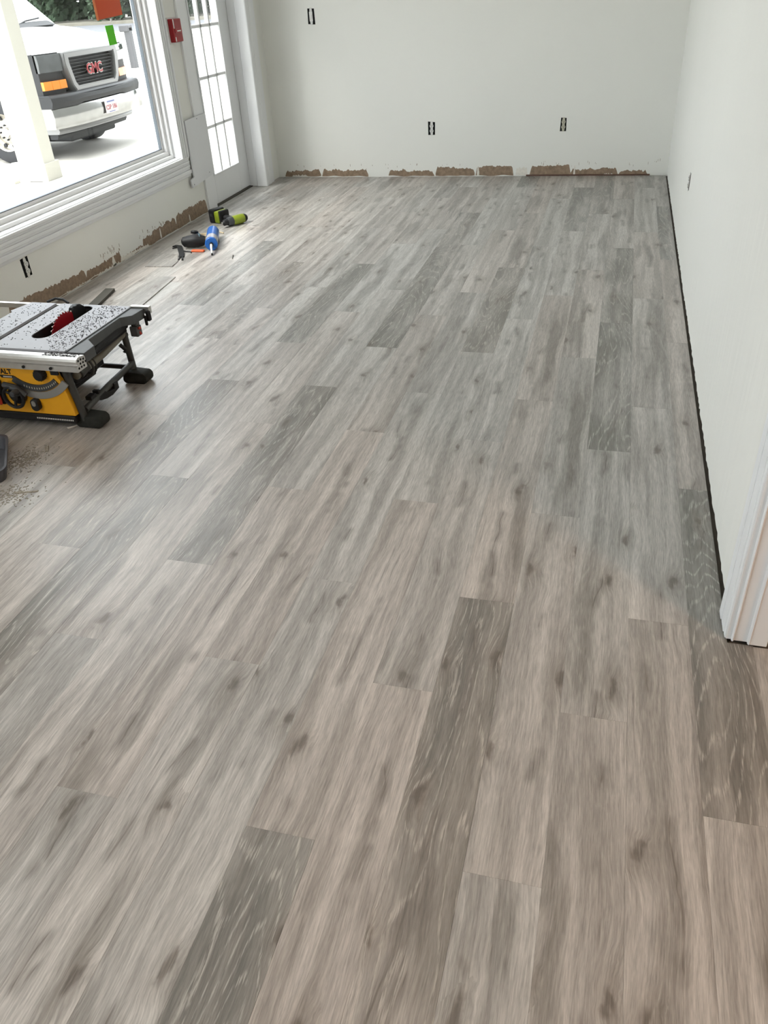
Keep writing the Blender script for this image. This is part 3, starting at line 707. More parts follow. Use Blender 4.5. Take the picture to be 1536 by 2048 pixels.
# body
b = BM()
prism(b, [(-2.52, 0.045), (-2.27, 0.045), (-2.29, 0.276), (-2.47, 0.276)], 2.560, 2.940, 'y', 0.006)
obj('saw_body', b, 'yellow', saw); b = BM()
prism(b, [(-2.50, 0.066), (-2.046, 0.066), (-2.052, 0.120), (-2.072, 0.225), (-2.078, 0.232), (-2.088, 0.276), (-2.47, 0.276)], 2.522, 2.547, 'y', 0.003)
prism(b, [(-2.28, 0.060), (-2.060, 0.060), (-2.095, 0.270), (-2.28, 0.270)], 2.545, 2.556, 'y', 0.002)
body = obj('front_panel', b, 'yellow', saw)
b = BM(); tube(b, [(-2.27, 2.66, 0.17), (-2.12, 2.67, 0.18)], 0.045, 16); box(b, -2.27, -2.16, 2.62, 2.93, 0.10, 0.26, 0.01); obj('motor', b, 'black', saw, smooth=True)
b = BM(); box(b, -2.52, -2.050, 2.491, 2.575, 0.030, 0.064, 0.004); box(b, -2.52, -2.25, 2.575, 2.97, 0.030, 0.060, 0.004); obj('base_skirt', b, 'black', saw)
b = BM(); r = random.Random(2)
for k in range(21): 
    xx = -2.235 + k * 0.0085; box(b, xx, xx + 0.0045, 2.5172, 2.5178, 0.044, 0.050)
obj('skirt_marking', b, 'device', saw)
# bevel arcs on the front
def arc_band(cx, cz, r0, r1, a0, a1, y0, y1, n=18):
    b = BM(); P = []
    A = [math.radians(a0 + (a1 - a0) * i / n) for i in range(n + 1)]
    P = [(cx + r1 * math.cos(a), cz + r1 * math.sin(a)) for a in A] + [(cx + r0 * math.cos(a), cz + r0 * math.sin(a)) for a in A[::-1]]
    return prism(b, P, y0, y1, 'y')
obj('bevel_track', arc_band(-2.19, 0.345, 0.177, 0.207, 243, 318, 2.5165, 2.523), 'zinc', saw)
obj('bevel_scale', arc_band(-2.19, 0.345, 0.146, 0.174, 231, 309, 2.516, 2.523), 'dgrey', saw)
b = BM()
for k in range(15):
    a = math.radians(250 + k * 4.2); c = (-2.19 + 0.160 * math.cos(a), 0.345 + 0.160 * math.sin(a))
    box(b, c[0] - 0.0018, c[0] + 0.0018, 2.5155, 2.516, c[1] - 0.005, c[1] + 0.003)
obj('scale_marks', b, 'deviceb', saw)
# knobs and wheels
def knob(name, x, z, r_, l, m='black', y=2.522, n=24, ribs=False):
    b = BM(); lathe(b, [(r_, 0), (r_, l * 0.8), (r_ * 0.85, l), (0, l)], (x, y, z), (x, y - 1, z), n)
    if ribs:
        for k in range(14):
            a = 2 * PI * k / 14; cx, cz = x + r_ * math.cos(a), z + r_ * math.sin(a); box(b, cx - 0.0015, cx + 0.0015, y - l * 0.8, y, cz - 0.0015, cz + 0.0015)
    return obj(name, b, m, saw, smooth=True)
knob('rail_lock_knob', -2.148, 0.250, 0.024, 0.028, ribs=True)
b = BM(); t = bmesh.new()
ringp = [(-2.292 + 0.045 * math.cos(2 * PI * k / 28), 2.490, 0.150 + 0.045 * math.sin(2 * PI * k / 28)) for k in range(29)]
tube(b, ringp, 0.0075, 8, cap=False); lathe(b, [(0.020, 0), (0.018, 0.03), (0, 0.034)], (-2.292, 2.522, 0.150), (-2.292, 2.4, 0.150), 20)
for k in range(3):
    a = 2 * PI * k / 3 + 0.4; tube(b, [(-2.292, 2.500, 0.150), (-2.292 + 0.045 * math.cos(a), 2.490, 0.150 + 0.045 * math.sin(a))], 0.006, 8)
lathe(b, [(0.040, 0), (0.040, 0.012), (0, 0.012)], (-2.292, 2.522, 0.150), (-2.292, 2.4, 0.150), 24)
hw = obj('height_wheel', b, 'black', saw, smooth=True)
b = BM(); lathe(b, [(0.010, 0), (0.013, 0.015), (0.012, 0.036), (0, 0.040)], (-2.262, 2.488, 0.182), (-2.262, 2.3, 0.182), 16); obj('crank_grip', b, 'dgrey', hw, smooth=True)
b = BM(); tube(b, [(-2.33, 2.50, 0.20), (-2.27, 2.495, 0.190), (-2.235, 2.50, 0.158)], [0.012, 0.016, 0.010], 10); obj('bevel_lever', b, 'dgrey', saw, smooth=True)
b = BM(); prism(b, rrect(-2.232, -2.194, 0.086, 0.140, 0.018), 2.500, 2.523, 'y', 0.003)
bt = obj('bevel_clamp', b, 'black', saw); b = BM(); prism(b, rrect(-2.222, -2.204, 0.110, 0.134, 0.008), 2.497, 2.501, 'y'); obj('clamp_button', b, 'zinc', bt)
b = BM(); box(b, -2.455, -2.355, 2.500, 2.524, 0.105, 0.215, 0.006); sw = obj('switch_plate', b, 'black', saw)
b = BM(); box(b, -2.44, -2.362, 2.488, 2.502, 0.108, 0.170, 0.005); obj('stop_paddle', b, 'redsw', sw)
b = BM(); box(b, -2.10, -2.065, 2.512, 2.523, 0.250, 0.272, 0.002); obj('rail_pinion', b, 'black', saw)
b = BM(); box(b, -2.24, -2.17, 2.518, 2.523, 0.248, 0.272, 0.001); obj('recess_panel', b, 'yellow', saw)
# lettering on the front
mxf = lambda x, z, y=2.5215: basis((x, y, z), (1, 0, 0), (0, 0, 1))
obj('brand_lettering', text_bm('DEWALT', 0.030, 0.0006, mxf(-2.352, 0.2475), 0.001), 'black', saw)
b = BM(); prism(b, [(-2.42, 0.233), (-2.285, 0.233), (-2.290, 0.221), (-2.345, 0.221), (-2.35, 0.228), (-2.42, 0.228)], 2.519, 2.5225, 'y'); lt = obj('label_tag', b, 'black', saw)
b = BM()
for k in range(9): box(b, -2.335 + k * 0.0048, -2.332 + k * 0.0048, 2.5184, 2.519, 0.2245, 0.2295)
obj('tag_print', b, 'device', lt)
for ch in saw.children:
    if ch.name.split('.')[0] in ('front_panel', 'bevel_track', 'bevel_scale', 'scale_marks', 'rail_lock_knob', 'height_wheel', 'bevel_lever', 'bevel_clamp', 'switch_plate', 'rail_pinion', 'recess_panel', 'brand_lettering', 'label_tag', 'skirt_marking'):
        ch.location.y -= 0.027
# roll cage
R_ = 0.0150
for sx, xa, xb in ((1, -2.055, -2.032), (-1, -2.60, -2.625)):
    b = BM(); tube(b, [(xa, 2.518, 0.285), (xb, 2.530, 0.035)], R_, 14); obj('leg', b, 'tube', saw, smooth=True)
    b = BM(); tube(b, [(xa - 0.012, 2.985, 0.300), (xb - 0.035, 3.00, 0.035)], R_, 12); obj('leg', b, 'tube', saw, smooth=True)
    b = BM(); tube(b, [(xb, 2.545, 0.072), (xb - 0.012, 2.74, 0.082), (xb - 0.028, 2.99, 0.088)], 0.0140, 12); obj('lower_rail', b, 'tube', saw, smooth=True)
    b = BM(); tube(b, [(xa + 0.022, 2.55, 0.222), (xa + 0.004, 2.78, 0.220), (xa - 0.012, 2.985, 0.232)], 0.0165, 12); obj('upper_rail', b, 'dustytube', saw, smooth=True)
    for (yy, dx) in ((2.552, 0.0), (2.985, -0.03)):
        b = BM(); cx = xb + dx
        x_in, x_out = (cx - 0.045, cx + 0.082) if sx > 0 else (cx - 0.082, cx + 0.045)
        prism(b, [(x_in, 0.012), (x_in + 0.012, 0), (x_out - 0.018, 0), (x_out, 0.016), (x_out, 0.040), (x_out - 0.014, 0.054), (x_in + 0.03, 0.058), (x_in + 0.006, 0.050)], yy - 0.036, yy + 0.036, 'y', 0.009)
        obj('rubber_foot', b, 'rubber', saw, smooth=True)
b = BM(); tube(b, [(-2.05, 2.965, 0.078), (-2.62, 2.965, 0.078)], 0.0115, 12); obj('cross_bar', b, 'tube', saw, smooth=True)
b = BM(); tube(b, [(-2.05, 2.985, 0.225), (-2.62, 2.985, 0.225)], 0.0115, 12); obj('cross_bar', b, 'tube', saw, smooth=True)
# rack shaft and clamp, stored fence arm, hooks
b = BM(); tube(b, [(-2.03, 2.565, 0.225), (-2.028, 2.62, 0.235)], 0.022, 16)
tube(b, [(-2.028 + 0.030 * math.cos(2 * PI * k / 20), 2.625, 0.228 + 0.036 * math.sin(2 * PI * k / 20)) for k in range(21)], 0.005, 8, cap=False)
tube(b, [(-2.028 + 0.032 * math.cos(2 * PI * k / 20), 2.645, 0.230 + 0.038 * math.sin(2 * PI * k / 20)) for k in range(21)], 0.0035, 8, cap=False)
obj('rail_clamp', b, 'tube', saw, smooth=True)
b = BM(); tube(b, [(-2.045, 2.66, 0.255), (-2.03, 2.76, 0.272), (-2.03, 2.88, 0.277), (-2.045, 2.98, 0.272)], [0.012, 0.014, 0.015, 0.015], 10)
for k in range(4): tube(b, [(-2.028, 2.68 + k * 0.006, 0.248 + k * 0.007), (-2.020, 2.82, 0.258 + k * 0.007), (-2.03, 2.96, 0.256 + k * 0.006)], 0.003, 6)
obj('push_stick', b, 'black', saw, smooth=True)
b = BM(); box(b, -2.035, -1.995, 2.99, 3.03, 0.215, 0.262, 0.004); box(b, -2.030, -2.0, 3.0, 3.03, 0.262, 0.288, 0.003); obj('rail_bracket', b, 'iron', saw)
b = BM(); tube(b, [(-2.0, 3.005, 0.250), (-1.985, 3.0, 0.256)], 0.006, 8); tube(b, [(-2.0, 3.01, 0.235), (-1.988, 3.005, 0.225)], 0.005, 8); obj('bracket_lever', b, 'redsw', saw)
b = BM(); tube(b, [(-2.04, 2.90, 0.215), (-2.02, 2.905, 0.190), (-2.025, 2.90, 0.178)], 0.009, 8); obj('storage_hook', b, 'black', saw)
b = BM(); prism(b, [(2.635, 0.082), (2.655, 0.062), (2.70, 0.050), (2.745, 0.046), (2.800, 0.055), (2.800, 0.085), (2.770, 0.088), (2.765, 0.066), (2.715, 0.072), (2.700, 0.086)], -2.055, -2.025, 'x', 0.002)
obj('cord_bracket', b, 'black', saw)
b = BM(); box(b, -2.060, -2.030, 2.60, 2.64, 0.086, 0.104, 0.002); box(b, -2.060, -2.030, 2.655, 2.672, 0.090, 0.106, 0.002); obj('rail_clip', b, 'black', saw)
b = BM(); tube(b, [(-2.50, 3.085, 0.325), (-2.46, 3.10, 0.338), (-2.42, 3.10, 0.334), (-2.39, 3.09, 0.322)], 0.006, 8); obj('power_cord', b, 'black', saw, smooth=True)
# sawdust on the table
def flakes(n, fn, s0, s1, seed, th=0.0012):
    r = random.Random(seed); b = BM()
    for k in range(n):
        p = fn(r)
        if p is None: continue
        a = r.uniform(0, PI); l, w = r.uniform(s0, s1), r.uniform(s0, s1) * 0.45; c, s = math.cos(a), math.sin(a)
        v = [b.verts.new((p[0] + (u * l) * c - (q_ * w) * s, p[1] + (u * l) * s + (q_ * w) * c, p[2] + h * th)) for h in (0, 1) for u, q_ in ((-.5, -.5), (.5, -.5), (.5, .5), (-.5, .5))]
        b.faces.new(v[4:]); 
        for i in range(4): b.faces.new((v[i], v[(i + 1) % 4], v[4 + (i + 1) % 4], v[4 + i]))
    return b
def on_table(r):
    x, y = r.uniform(-2.56, -2.05), r.uniform(2.55, 3.055)
    if -2.44 < x < -2.40 or (hx0 - 0.004 < x < hx1 + 0.004 and hy0 - 0.004 < y < hy1 + 0.004): return None
    if x < -2.2 and r.random() > 0.32: return None
    if y < 2.62 and x < -2.15 and r.random() > 0.3: return None
    return (x, y, tz + 0.0003)
tag(obj('sawdust', flakes(1700, on_table, 0.0025, 0.0065, 4), 'dust', loc=(-2.3, 2.8, tz), kind='stuff'), 'dark sawdust flakes scattered over the table saw top', 'sawdust')
def on_rail(r): return (r.uniform(-2.12, -1.96), r.uniform(2.495, 2.530), 0.3310)
tag(obj('sawdust', flakes(200, on_rail, 0.003, 0.007, 5), 'dust', loc=(-2.0, 2.5, 0.3295), kind='stuff'), 'small heap of sawdust on the front rail of the saw', 'sawdust')

# ------------------------------------------------------------------ tray and debris at lower left
tr = thing('tool_tray', 'dark grey plastic tray cut off by the left edge of the photo', 'tray', (-2.272, 2.128, 0))
tr.rotation_euler = (0, 0, math.atan2(-0.265, 0.187))
WP[tr.name] = Vector((0, 0, 0)); tr['base'] = (0, 0, 0)
b = BM()   # local: x along the visible rim, y to the left of it (away)
def lp(z, g): return [(x, y, z) for x, y in rrect(-0.165 + g, 0.165 - g, -0.13 + g, 0.13 - g, 0.045, 6)]
loops = [lp(0.0, 0.016), lp(0.052, 0.0), lp(0.056, 0.0), lp(0.056, 0.008), lp(0.050, 0.010), lp(0.006, 0.022)]
vs = [[b.verts.new(p) for p in l] for l in loops]
for a, c in zip(vs, vs[1:]):
    for k in range(len(a)): b.faces.new((a[k], a[(k + 1) % len(a)], c[(k + 1) % len(a)], c[k]))
b.faces.new(vs[-1]); b.faces.new(vs[0][::-1])
obj('tray_body', b, 'tray', tr, smooth=True)
b = BM(); tube(b, [(-0.05, -0.02, 0.012), (0.03, 0.03, 0.012), (0.08, 0.06, 0.02)], 0.003, 8); obj('bent_wire', b, 'black', tr)
def deb(cx, cy, sx, sy):
    def fn(r):
        a, q_ = r.gauss(0, 1), r.gauss(0, 1); return (cx + a * sx, cy + q_ * sy, 0.0002)
    return fn
tag(obj('wood_debris', flakes(260, deb(-2.13, 2.24, 0.035, 0.045), 0.002, 0.012, 8, 0.0015), 'dustl', loc=(-2.13, 2.24, 0), kind='stuff'), 'pale wood shavings and chips beside the grey tray', 'debris')
tag(obj('wood_debris', flakes(220, deb(-2.02, 2.00, 0.045, 0.05), 0.002, 0.010, 9, 0.0015), 'dustl', loc=(-2.0, 2.02, 0), kind='stuff'), 'heap of dusty chips at the left edge in front of the tray', 'debris')
tag(obj('wood_debris', flakes(120, deb(-2.12, 2.22, 0.05, 0.07), 0.001, 0.004, 10), 'dust', loc=(-2.1, 2.2, 0), kind='stuff'), 'dark specks of dust spread around the shavings by the tray', 'debris')
def scrap(name, pts, h, m, label, z=0.0002, cat='offcut', dk=None):
    b = BM(); cx = sum(p[0] for p in pts) / len(pts); cy = sum(p[1] for p in pts) / len(pts); prism(b, pts, z, z + h)
    o = obj(name, b, m, loc=(cx, cy, z))
    if dk is not None: o.color = (dk, 0.3, 0, 1)
    return tag(o, label, cat)
scrap('wood_sliver', [(-2.085, 2.305), (-2.075, 2.312), (-2.10, 2.350), (-2.112, 2.343)], 0.003, 'dustl', 'pale splinter standing out above the shavings beside the tray')
scrap('wood_sliver', [(-2.115, 2.505), (-2.105, 2.50), (-2.080, 2.535), (-2.088, 2.540)], 0.003, 'gypsum', 'small pale sliver on the floor under the front of the saw')
scrap('wood_sliver', [(-2.01, 2.005), (-1.93, 2.035), (-1.932, 2.042), (-2.012, 2.012)], 0.003, 'dustl', 'thin splinter lying across the chips nearest the camera')
# offcuts near the wall
scrap('plank_offcut', [(-2.925, 4.640), (-2.738, 4.655), (-2.752, 4.770), (-2.83, 4.92), (-2.99, 4.93)], 0.0055, 'wood', 'short grey plank offcut lying flat by the left wall near the pry bar', dk=0.75)
scrap('dark_strip', [(-2.815, 3.60), (-2.757, 3.605), (-2.872, 4.172), (-2.93, 4.165)], 0.016, 'offcut', 'narrow dark offcut strip lying behind the table saw')
scrap('loose_plank', [(-2.655, 3.30), (-2.500, 3.315), (-2.608, 4.455), (-2.764, 4.445)], 0.0055, 'wood', 'loose grey floor plank lying unfixed behind the table saw', dk=0.5)
scrap('paper_scrap', [(-2.93, 3.86), (-2.885, 3.83), (-2.91, 3.90)], 0.004, 'gypsum', 'small torn cream scrap beside the dark strip behind the saw', cat='scrap')
scrap('dark_splinter', [(-2.40, 4.86), (-2.395, 4.855), (-2.425, 4.94), (-2.43, 4.935)], 0.004, 'offcut', 'tiny dark splinter alone on the floor right of the blue tube')

# ------------------------------------------------------------------ cordless drill
dr = thing('cordless_drill', 'lime green and black cordless drill lying by the door trim', 'drill', (-2.85, 5.73, 0))
A_, B_ = Vector((-2.800, 5.600, 0.036)), Vector((-2.685, 5.790, 0.036)); ax = (B_ - A_).normalized()
P_ = lambda t_: A_ + ax * t_
b = BM(); lathe(b, [(0.0, 0.088), (0.030, 0.088), (0.034, 0.10), (0.035, 0.17), (0.032, 0.190), (0.030, 0.192), (0, 0.192)], P_(0), P_(1), 20); mb = obj('motor_housing', b, 'lime', dr, smooth=True)
b = BM(); lathe(b, [(0.0, 0.190), (0.031, 0.190), (0.029, 0.205), (0.022, 0.218), (0, 0.220)], P_(0), P_(1), 20); obj('rear_cap', b, 'black', dr, smooth=True)
b = BM(); lathe(b, [(0, 0.045), (0.026, 0.045), (0.031, 0.055), (0.033, 0.090), (0, 0.090)], P_(0), P_(1), 20); obj('clutch_ring', b, 'dgrey', dr, smooth=True)
b = BM(); lathe(b, [(0, 0.0), (0.009, 0.0), (0.012, 0.004), (0.021, 0.012), (0.023, 0.046), (0, 0.046)], P_(0), P_(1), 20); ck = obj('chuck', b, 'black', dr, smooth=True)
b = BM(); lathe(b, [(0.004, -0.004), (0.0085, -0.004), (0.0085, 0.002), (0.004, 0.002)], P_(0), P_(1), 16); obj('chuck_jaws', b, 'alu', ck)
hd = Vector((-0.19, 0.075, 0)).normalized(); hs = P_(0.135)
b = BM(); tube(b, [hs + hd * 0.01, hs + hd * 0.07, hs + hd * 0.13], [0.024, 0.021, 0.024], 12); obj('handle', b, 'black', dr, smooth=True)
b = BM(); tube(b, [hs + hd * 0.035 - ax * 0.020, hs + hd * 0.065 - ax * 0.022], 0.009, 8); obj('trigger', b, 'dgrey', dr)
def obox(b, c, u, l, w, z0, z1, bev=0.004):
    t = bmesh.new(); box(t, -l / 2, l / 2, -w / 2, w / 2, z0, z1, bev, 2)
    a = math.atan2(u.y, u.x); merge(b, t, Matrix.Translation((c.x, c.y, 0)) @ Matrix.Rotation(a, 4, 'Z'))
bc = hs + hd * 0.165
b = BM(); obox(b, bc, hd, 0.050, 0.118, 0.002, 0.088, 0.012); bf = obj('battery_mount', b, 'lime', dr, smooth=True)
b = BM(); obox(b, bc + hd * 0.052, hd, 0.060, 0.122, 0.0, 0.098, 0.012); obox(b, bc - hd * 0.022, hd, 0.030, 0.10, 0.004, 0.092, 0.012); obj('battery', b, 'black', dr, smooth=True)
b = BM(); obox(b, bc + hd * 0.0835, hd, 0.004, 0.10, 0.02, 0.085, 0.001); obox(b, bc + hd * 0.05 , hd, 0.03, 0.128, 0.05, 0.07, 0.002); obj('battery_trim', b, 'dgrey', dr)

# ------------------------------------------------------------------ blue cartridge
cd = thing('adhesive_tube', 'blue adhesive tube with white nozzle lying on the floor', 'tube', (-2.69, 5.18, 0))
F_, G_ = Vector((-2.625, 5.035, 0.044)), Vector((-2.755, 5.345, 0.044))
b = BM(); lathe(b, [(0, 0.13), (0.0425, 0.13), (0.0425, 0.335), (0.039, 0.338), (0, 0.338)], F_, G_, 28); obj('tube_body', b, 'blue', cd, smooth=True)
b = BM(); lathe(b, [(0, 0.028), (0.042, 0.028), (0.042, 0.131), (0, 0.131)], F_, G_, 28); obj('clear_band', b, 'clear', cd, smooth=True)
b = BM(); lathe(b, [(0, 0), (0.040, 0), (0.0435, 0.004), (0.0435, 0.030), (0, 0.030)], F_, G_, 28); obj('end_cap', b, 'blue', cd, smooth=True)
cdx = (F_ - G_).normalized()
b = BM(); tube(b, [F_, F_ + cdx * 0.022], 0.014, 14); obj('collar', b, 'black', cd, smooth=True)
b = BM(); tube(b, [F_ + cdx * 0.02, F_ + cdx * 0.06 + Vector((0, 0, -0.008)), F_ + cdx * 0.115 + Vector((0.004, 0, -0.034))], [0.009, 0.0075, 0.005], 12); nz_ = obj('nozzle', b, 'white', cd, smooth=True)
b = BM(); tube(b, [F_ + cdx * 0.112 + Vector((0.004, 0, -0.033)), F_ + cdx * 0.124 + Vector((0.004, 0, -0.036))], 0.0065, 10); obj('nozzle_tip', b, 'black', nz_)

# dark compact tool
tl = thing('multi_tool', 'black and teal power tool lying left of the blue tube', 'power tool', (-2.76, 5.10, 0))
b = BM(); tube(b, [(-2.868, 5.075, 0.040), (-2.855, 5.078, 0.042), (-2.80, 5.09, 0.046), (-2.755, 5.10, 0.050), (-2.715, 5.115, 0.044), (-2.725, 5.12, 0.040)], [0.018, 0.034, 0.042, 0.046, 0.032, 0.018], 16); obj('tool_body', b, 'black', tl, smooth=True)
b = BM(); tube(b, [(-2.79, 5.095, 0.052), (-2.745, 5.11, 0.056), (-2.732, 5.125, 0.048)], [0.036, 0.040, 0.022], 14); obj('side_shell', b, 'teal', tl, smooth=True)
b = BM(); lathe(b, [(0, 0), (0.026, 0), (0.027, 0.014), (0.020, 0.020), (0, 0.020)], (-2.80, 5.15, 0.082), (-2.79, 5.17, 0.2), 16); obj('dial', b, 'black', tl, smooth=True)
b = BM(); box(b, -2.765, -2.672, 4.990, 5.020, 0.0, 0.012, 0.003); obj('sole_plate', b, 'orange', tl)
b = BM(); tube(b, [(-2.86, 5.02, 0.006), (-2.80, 4.985, 0.005), (-2.765, 4.985, 0.004), (-2.750, 4.965, 0.004)], 0.004, 8); obj('cord', b, 'black', tl)
# pry bar
b = BM()
def strip(b, pts, w, t_):
    pts = [Vector(p) for p in pts]; L_, R2 = [], []
    for i, p in enumerate(pts):
        d = (pts[min(i + 1, len(pts) - 1)] - pts[max(i - 1, 0)]); d.z = 0; d.normalize(); s = Vector((-d.y, d.x, 0)) * w / 2
        L_.append((b.verts.new(p + s), b.verts.new(p + s + Vector((0, 0, t_))))); R2.append((b.verts.new(p - s), b.verts.new(p - s + Vector((0, 0, t_)))))
    for i in range(len(pts) - 1):
        b.faces.new((L_[i][1], L_[i + 1][1], R2[i + 1][1], R2[i][1])); b.faces.new((L_[i][0], R2[i][0], R2[i + 1][0], L_[i + 1][0]))
        b.faces.new((L_[i][0], L_[i + 1][0], L_[i + 1][1], L_[i][1])); b.faces.new((R2[i][0], R2[i][1], R2[i + 1][1], R2[i + 1][0]))
    for i in (0, -1): b.faces.new((L_[i][0], L_[i][1], R2[i][1], R2[i][0]))
strip(b, [(-2.955, 5.110, 0.0), (-2.91, 5.100, 0.0), (-2.895, 5.080, 0.001), (-2.875, 5.045, 0.001), (-2.805, 4.93, 0.001), (-2.772, 4.86, 0.0)], 0.036, 0.008)
strip(b, [(-2.905, 5.090, 0.0), (-2.94, 5.055, 0.0)], 0.012, 0.005); strip(b, [(-2.772, 4.875, 0.002), (-2.735, 4.80, 0.001)], 0.012, 0.005); strip(b, [(-2.782, 4.87, 0.002), (-2.765, 4.80, 0.001)], 0.008, 0.005)
tag(obj('pry_bar', b, 'black', loc=(-2.85, 5.0, 0)), 'black bent pry bar with split ends on the floor near the wall', 'pry bar')
# tape roll
b = BM(); ring_prism(b, [(-2.835 + 0.045 * math.cos(2 * PI * k / 28), 5.335 + 0.045 * math.sin(2 * PI * k / 28)) for k in range(28)], [(-2.835 + 0.033 * math.cos(2 * PI * k / 28), 5.335 + 0.033 * math.sin(2 * PI * k / 28)) for k in range(28)], 0, 0.024)
tag(obj('tape_roll', b, 'beige', loc=(-2.835, 5.335, 0)), 'beige roll of masking tape lying behind the dark power tool', 'tape roll')
b = BM(); tube(b, [(-2.79, 5.44, 0.006), (-2.76, 5.46, 0.010), (-2.73, 5.455, 0.006)], 0.005, 8); tag(obj('wood_sliver', b, 'beige', loc=(-2.76, 5.45, 0)), 'small beige scrap just behind the blue tube', 'scrap')

# ------------------------------------------------------------------ outdoors
GZ, SZ = -0.29, -0.10
b = BM(); box(b, -5.80, -3.322, -6, 14.4, GZ + 0.001, SZ); side = tag(obj('sidewalk', b, 'concrete', loc=(-4.5, 7, SZ)), 'pale concrete walk along the building outside the window', 'sidewalk')
b = BM()
for yy in (2.6, 5.0, 7.50, 10.0, 12.4): box(b, -5.80, -3.31, yy, yy + 0.008, SZ - 0.001, SZ + 0.0008)
obj('joint', b, 'joint', side)
b = BM(); box(b, -5.96, -5.80, -6, 46.9, GZ + 0.001, SZ - 0.004, 0.01); tag(obj('kerb', b, 'concrete', loc=(-5.88, 7, SZ)), 'pale concrete kerb at the outer edge of the walk', 'kerb')
b = BM(); box(b, -60, -3.31, -25, 47, -0.6, GZ); box(b, -3.31, 30, 14.5, 47, -0.6, GZ)
tag(obj('parking_lot', b, 'concrete', loc=(-30, 15, GZ)), 'bright pale parking lot ground the van stands on', 'ground')
b = BM(); box(b, -120, 60, 47, 59, -0.6, GZ - 0.004); tag(obj('road', b, 'asphalt', loc=(-30, 55, GZ)), 'grey asphalt road beyond the parking lot', 'road')
b = BM(); box(b, -120, 60, 59, 59.4, -0.6, -0.13); box(b, -120, 60, 59.4, 110, -0.6, -0.15); tag(obj('bank_wall', b, 'tan', loc=(-30, 62, GZ)), 'low tan bank beneath the dark trees across the road', 'wall')
# post
post = thing('porch_post', 'square cream porch post with boxed base in front of the van', 'post', (-5.91, 7.79, SZ))
b = BM(); box(b, -6.065, -5.752, 7.664, 7.862, SZ, 2.7, 0.004); obj('shaft', b, 'postm', post)
b = BM(); box(b, -6.085, -5.738, 7.648, 7.905, SZ, 0.070, 0.003); obj('base_trim', b, 'postm', post)
b = BM(); box(b, -6.09, -5.73, -4, 14, 2.7, 2.95, 0.004); tag(obj('porch_beam', b, 'postm', loc=(-5.9, 5, 2.7)), 'long cream beam carried by the porch post', 'beam')
ds = thing('downspout', 'cream drain pipe stub behind the post base', 'pipe', (-6.22, 7.82, SZ))
b = BM(); lathe(b, [(0.060, 0), (0.062, 0.01), (0.052, 0.02), (0.045, 0.10), (0.045, 0.16), (0, 0.16)], (-6.19, 7.78, SZ), (-6.19, 7.78, 1), 18); obj('pipe', b, 'postm', ds, smooth=True)
b = BM(); prism(b, [(-6.35, 7.42), (-6.06, 7.52), (-6.05, 7.60), (-6.35, 7.50)], SZ, SZ + 0.022); tag(obj('loose_board', b, 'postm', loc=(-6.2, 7.5, SZ)), 'short white board lying on the ground left of the post', 'board')
b = BM(); box(b, -6.60, -5.961, 7.30, 8.10, GZ + 0.001, SZ - 0.001); tag(obj('post_footing', b, 'concrete', loc=(-6.2, 7.7, SZ)), 'concrete pad under the outer side of the porch post', 'footing')
# bollard
bo = thing('bollard', 'grey post with small box head far across the parking lot', 'bollard', (-13.6, 23.3, GZ))
b = BM(); box(b, -13.68, -13.50, 23.2, 23.36, GZ, 0.70, 0.01); obj('post', b, 'pole', bo)
b = BM(); box(b, -13.80, -13.50, 23.16, 23.40, 0.60, 0.76, 0.02); obj('box_head', b, 'pole', bo)

# trees
def tree(x, y, h, w, seed, src=None):
    if src:
        o = src.copy(); C.objects.link(o); o.location = (x, y, -0.15); o.rotation_euler = (0, 0, seed); o.scale = (w / 5, w / 5, h / 9)
        for ch in src.children: c = ch.copy(); C.objects.link(c); c.parent = o
        return o
    t = thing('tree', 'dark green broadleaf tree in the row across the road', 'tree', (0, 0, 0), 'trees across the road')
    r = random.Random(seed); b = BM()
    blobs = [(r.uniform(-1.3, 1.3), r.uniform(-1.2, 1.2), r.uniform(0.8, 7.4), r.uniform(0.9, 1.5)) for _ in range(30)]
    for (cx, cy, cz, rad) in blobs:
        for k in range(300):
            v = Vector((r.gauss(0, 1), r.gauss(0, 1), r.gauss(0, 1))).normalized() * rad * r.uniform(0.75, 1.05) + Vector((cx, cy, cz))
            if v.z < 0.05: continue
            n_ = Vector((r.gauss(0, 1), r.gauss(0, 1), r.gauss(0, 1))).normalized(); u = n_.orthogonal().normalized(); w_ = n_.cross(u); s = r.uniform(0.10, 0.24)
            b.faces.new([b.verts.new(v + u * s), b.verts.new(v + w_ * s * 0.6), b.verts.new(v - u * s), b.verts.new(v - w_ * s * 0.6)])
    me = bpy.data.meshes.new('foliage'); b.to_mesh(me); b.free(); me.materials.append(M['leaf'])
    o = bpy.data.objects.new('foliage', me); C.objects.link(o); o.parent = t; o['kind'] = 'stuff'
    b = BM(); tube(b, [(0, 0, -0.2), (0.1, 0, 2), (0, 0.1, 5)], [0.28, 0.2, 0.1], 8); me = bpy.data.meshes.new('trunk'); b.to_mesh(me); b.free(); me.materials.append(M['bark'])
    o = bpy.data.objects.new('trunk', me); C.objects.link(o); o.parent = t
    return t
t0 = tree(0, 0, 9, 5, 3); t0.location = (-38.0, 63.0, -0.15)
rt = random.Random(12)
for xx in (-67.0, -61.2, -55.4, -49.6, -43.8, -32.2, -26.4, -20.6, -14.8):
    tree(xx, 63 + rt.uniform(-0.4, 0.4), rt.uniform(8, 10.5), 5.0 + rt.uniform(0, 0.3), rt.uniform(-0.3, 0.3), t0)
b = BM(); r = random.Random(77)
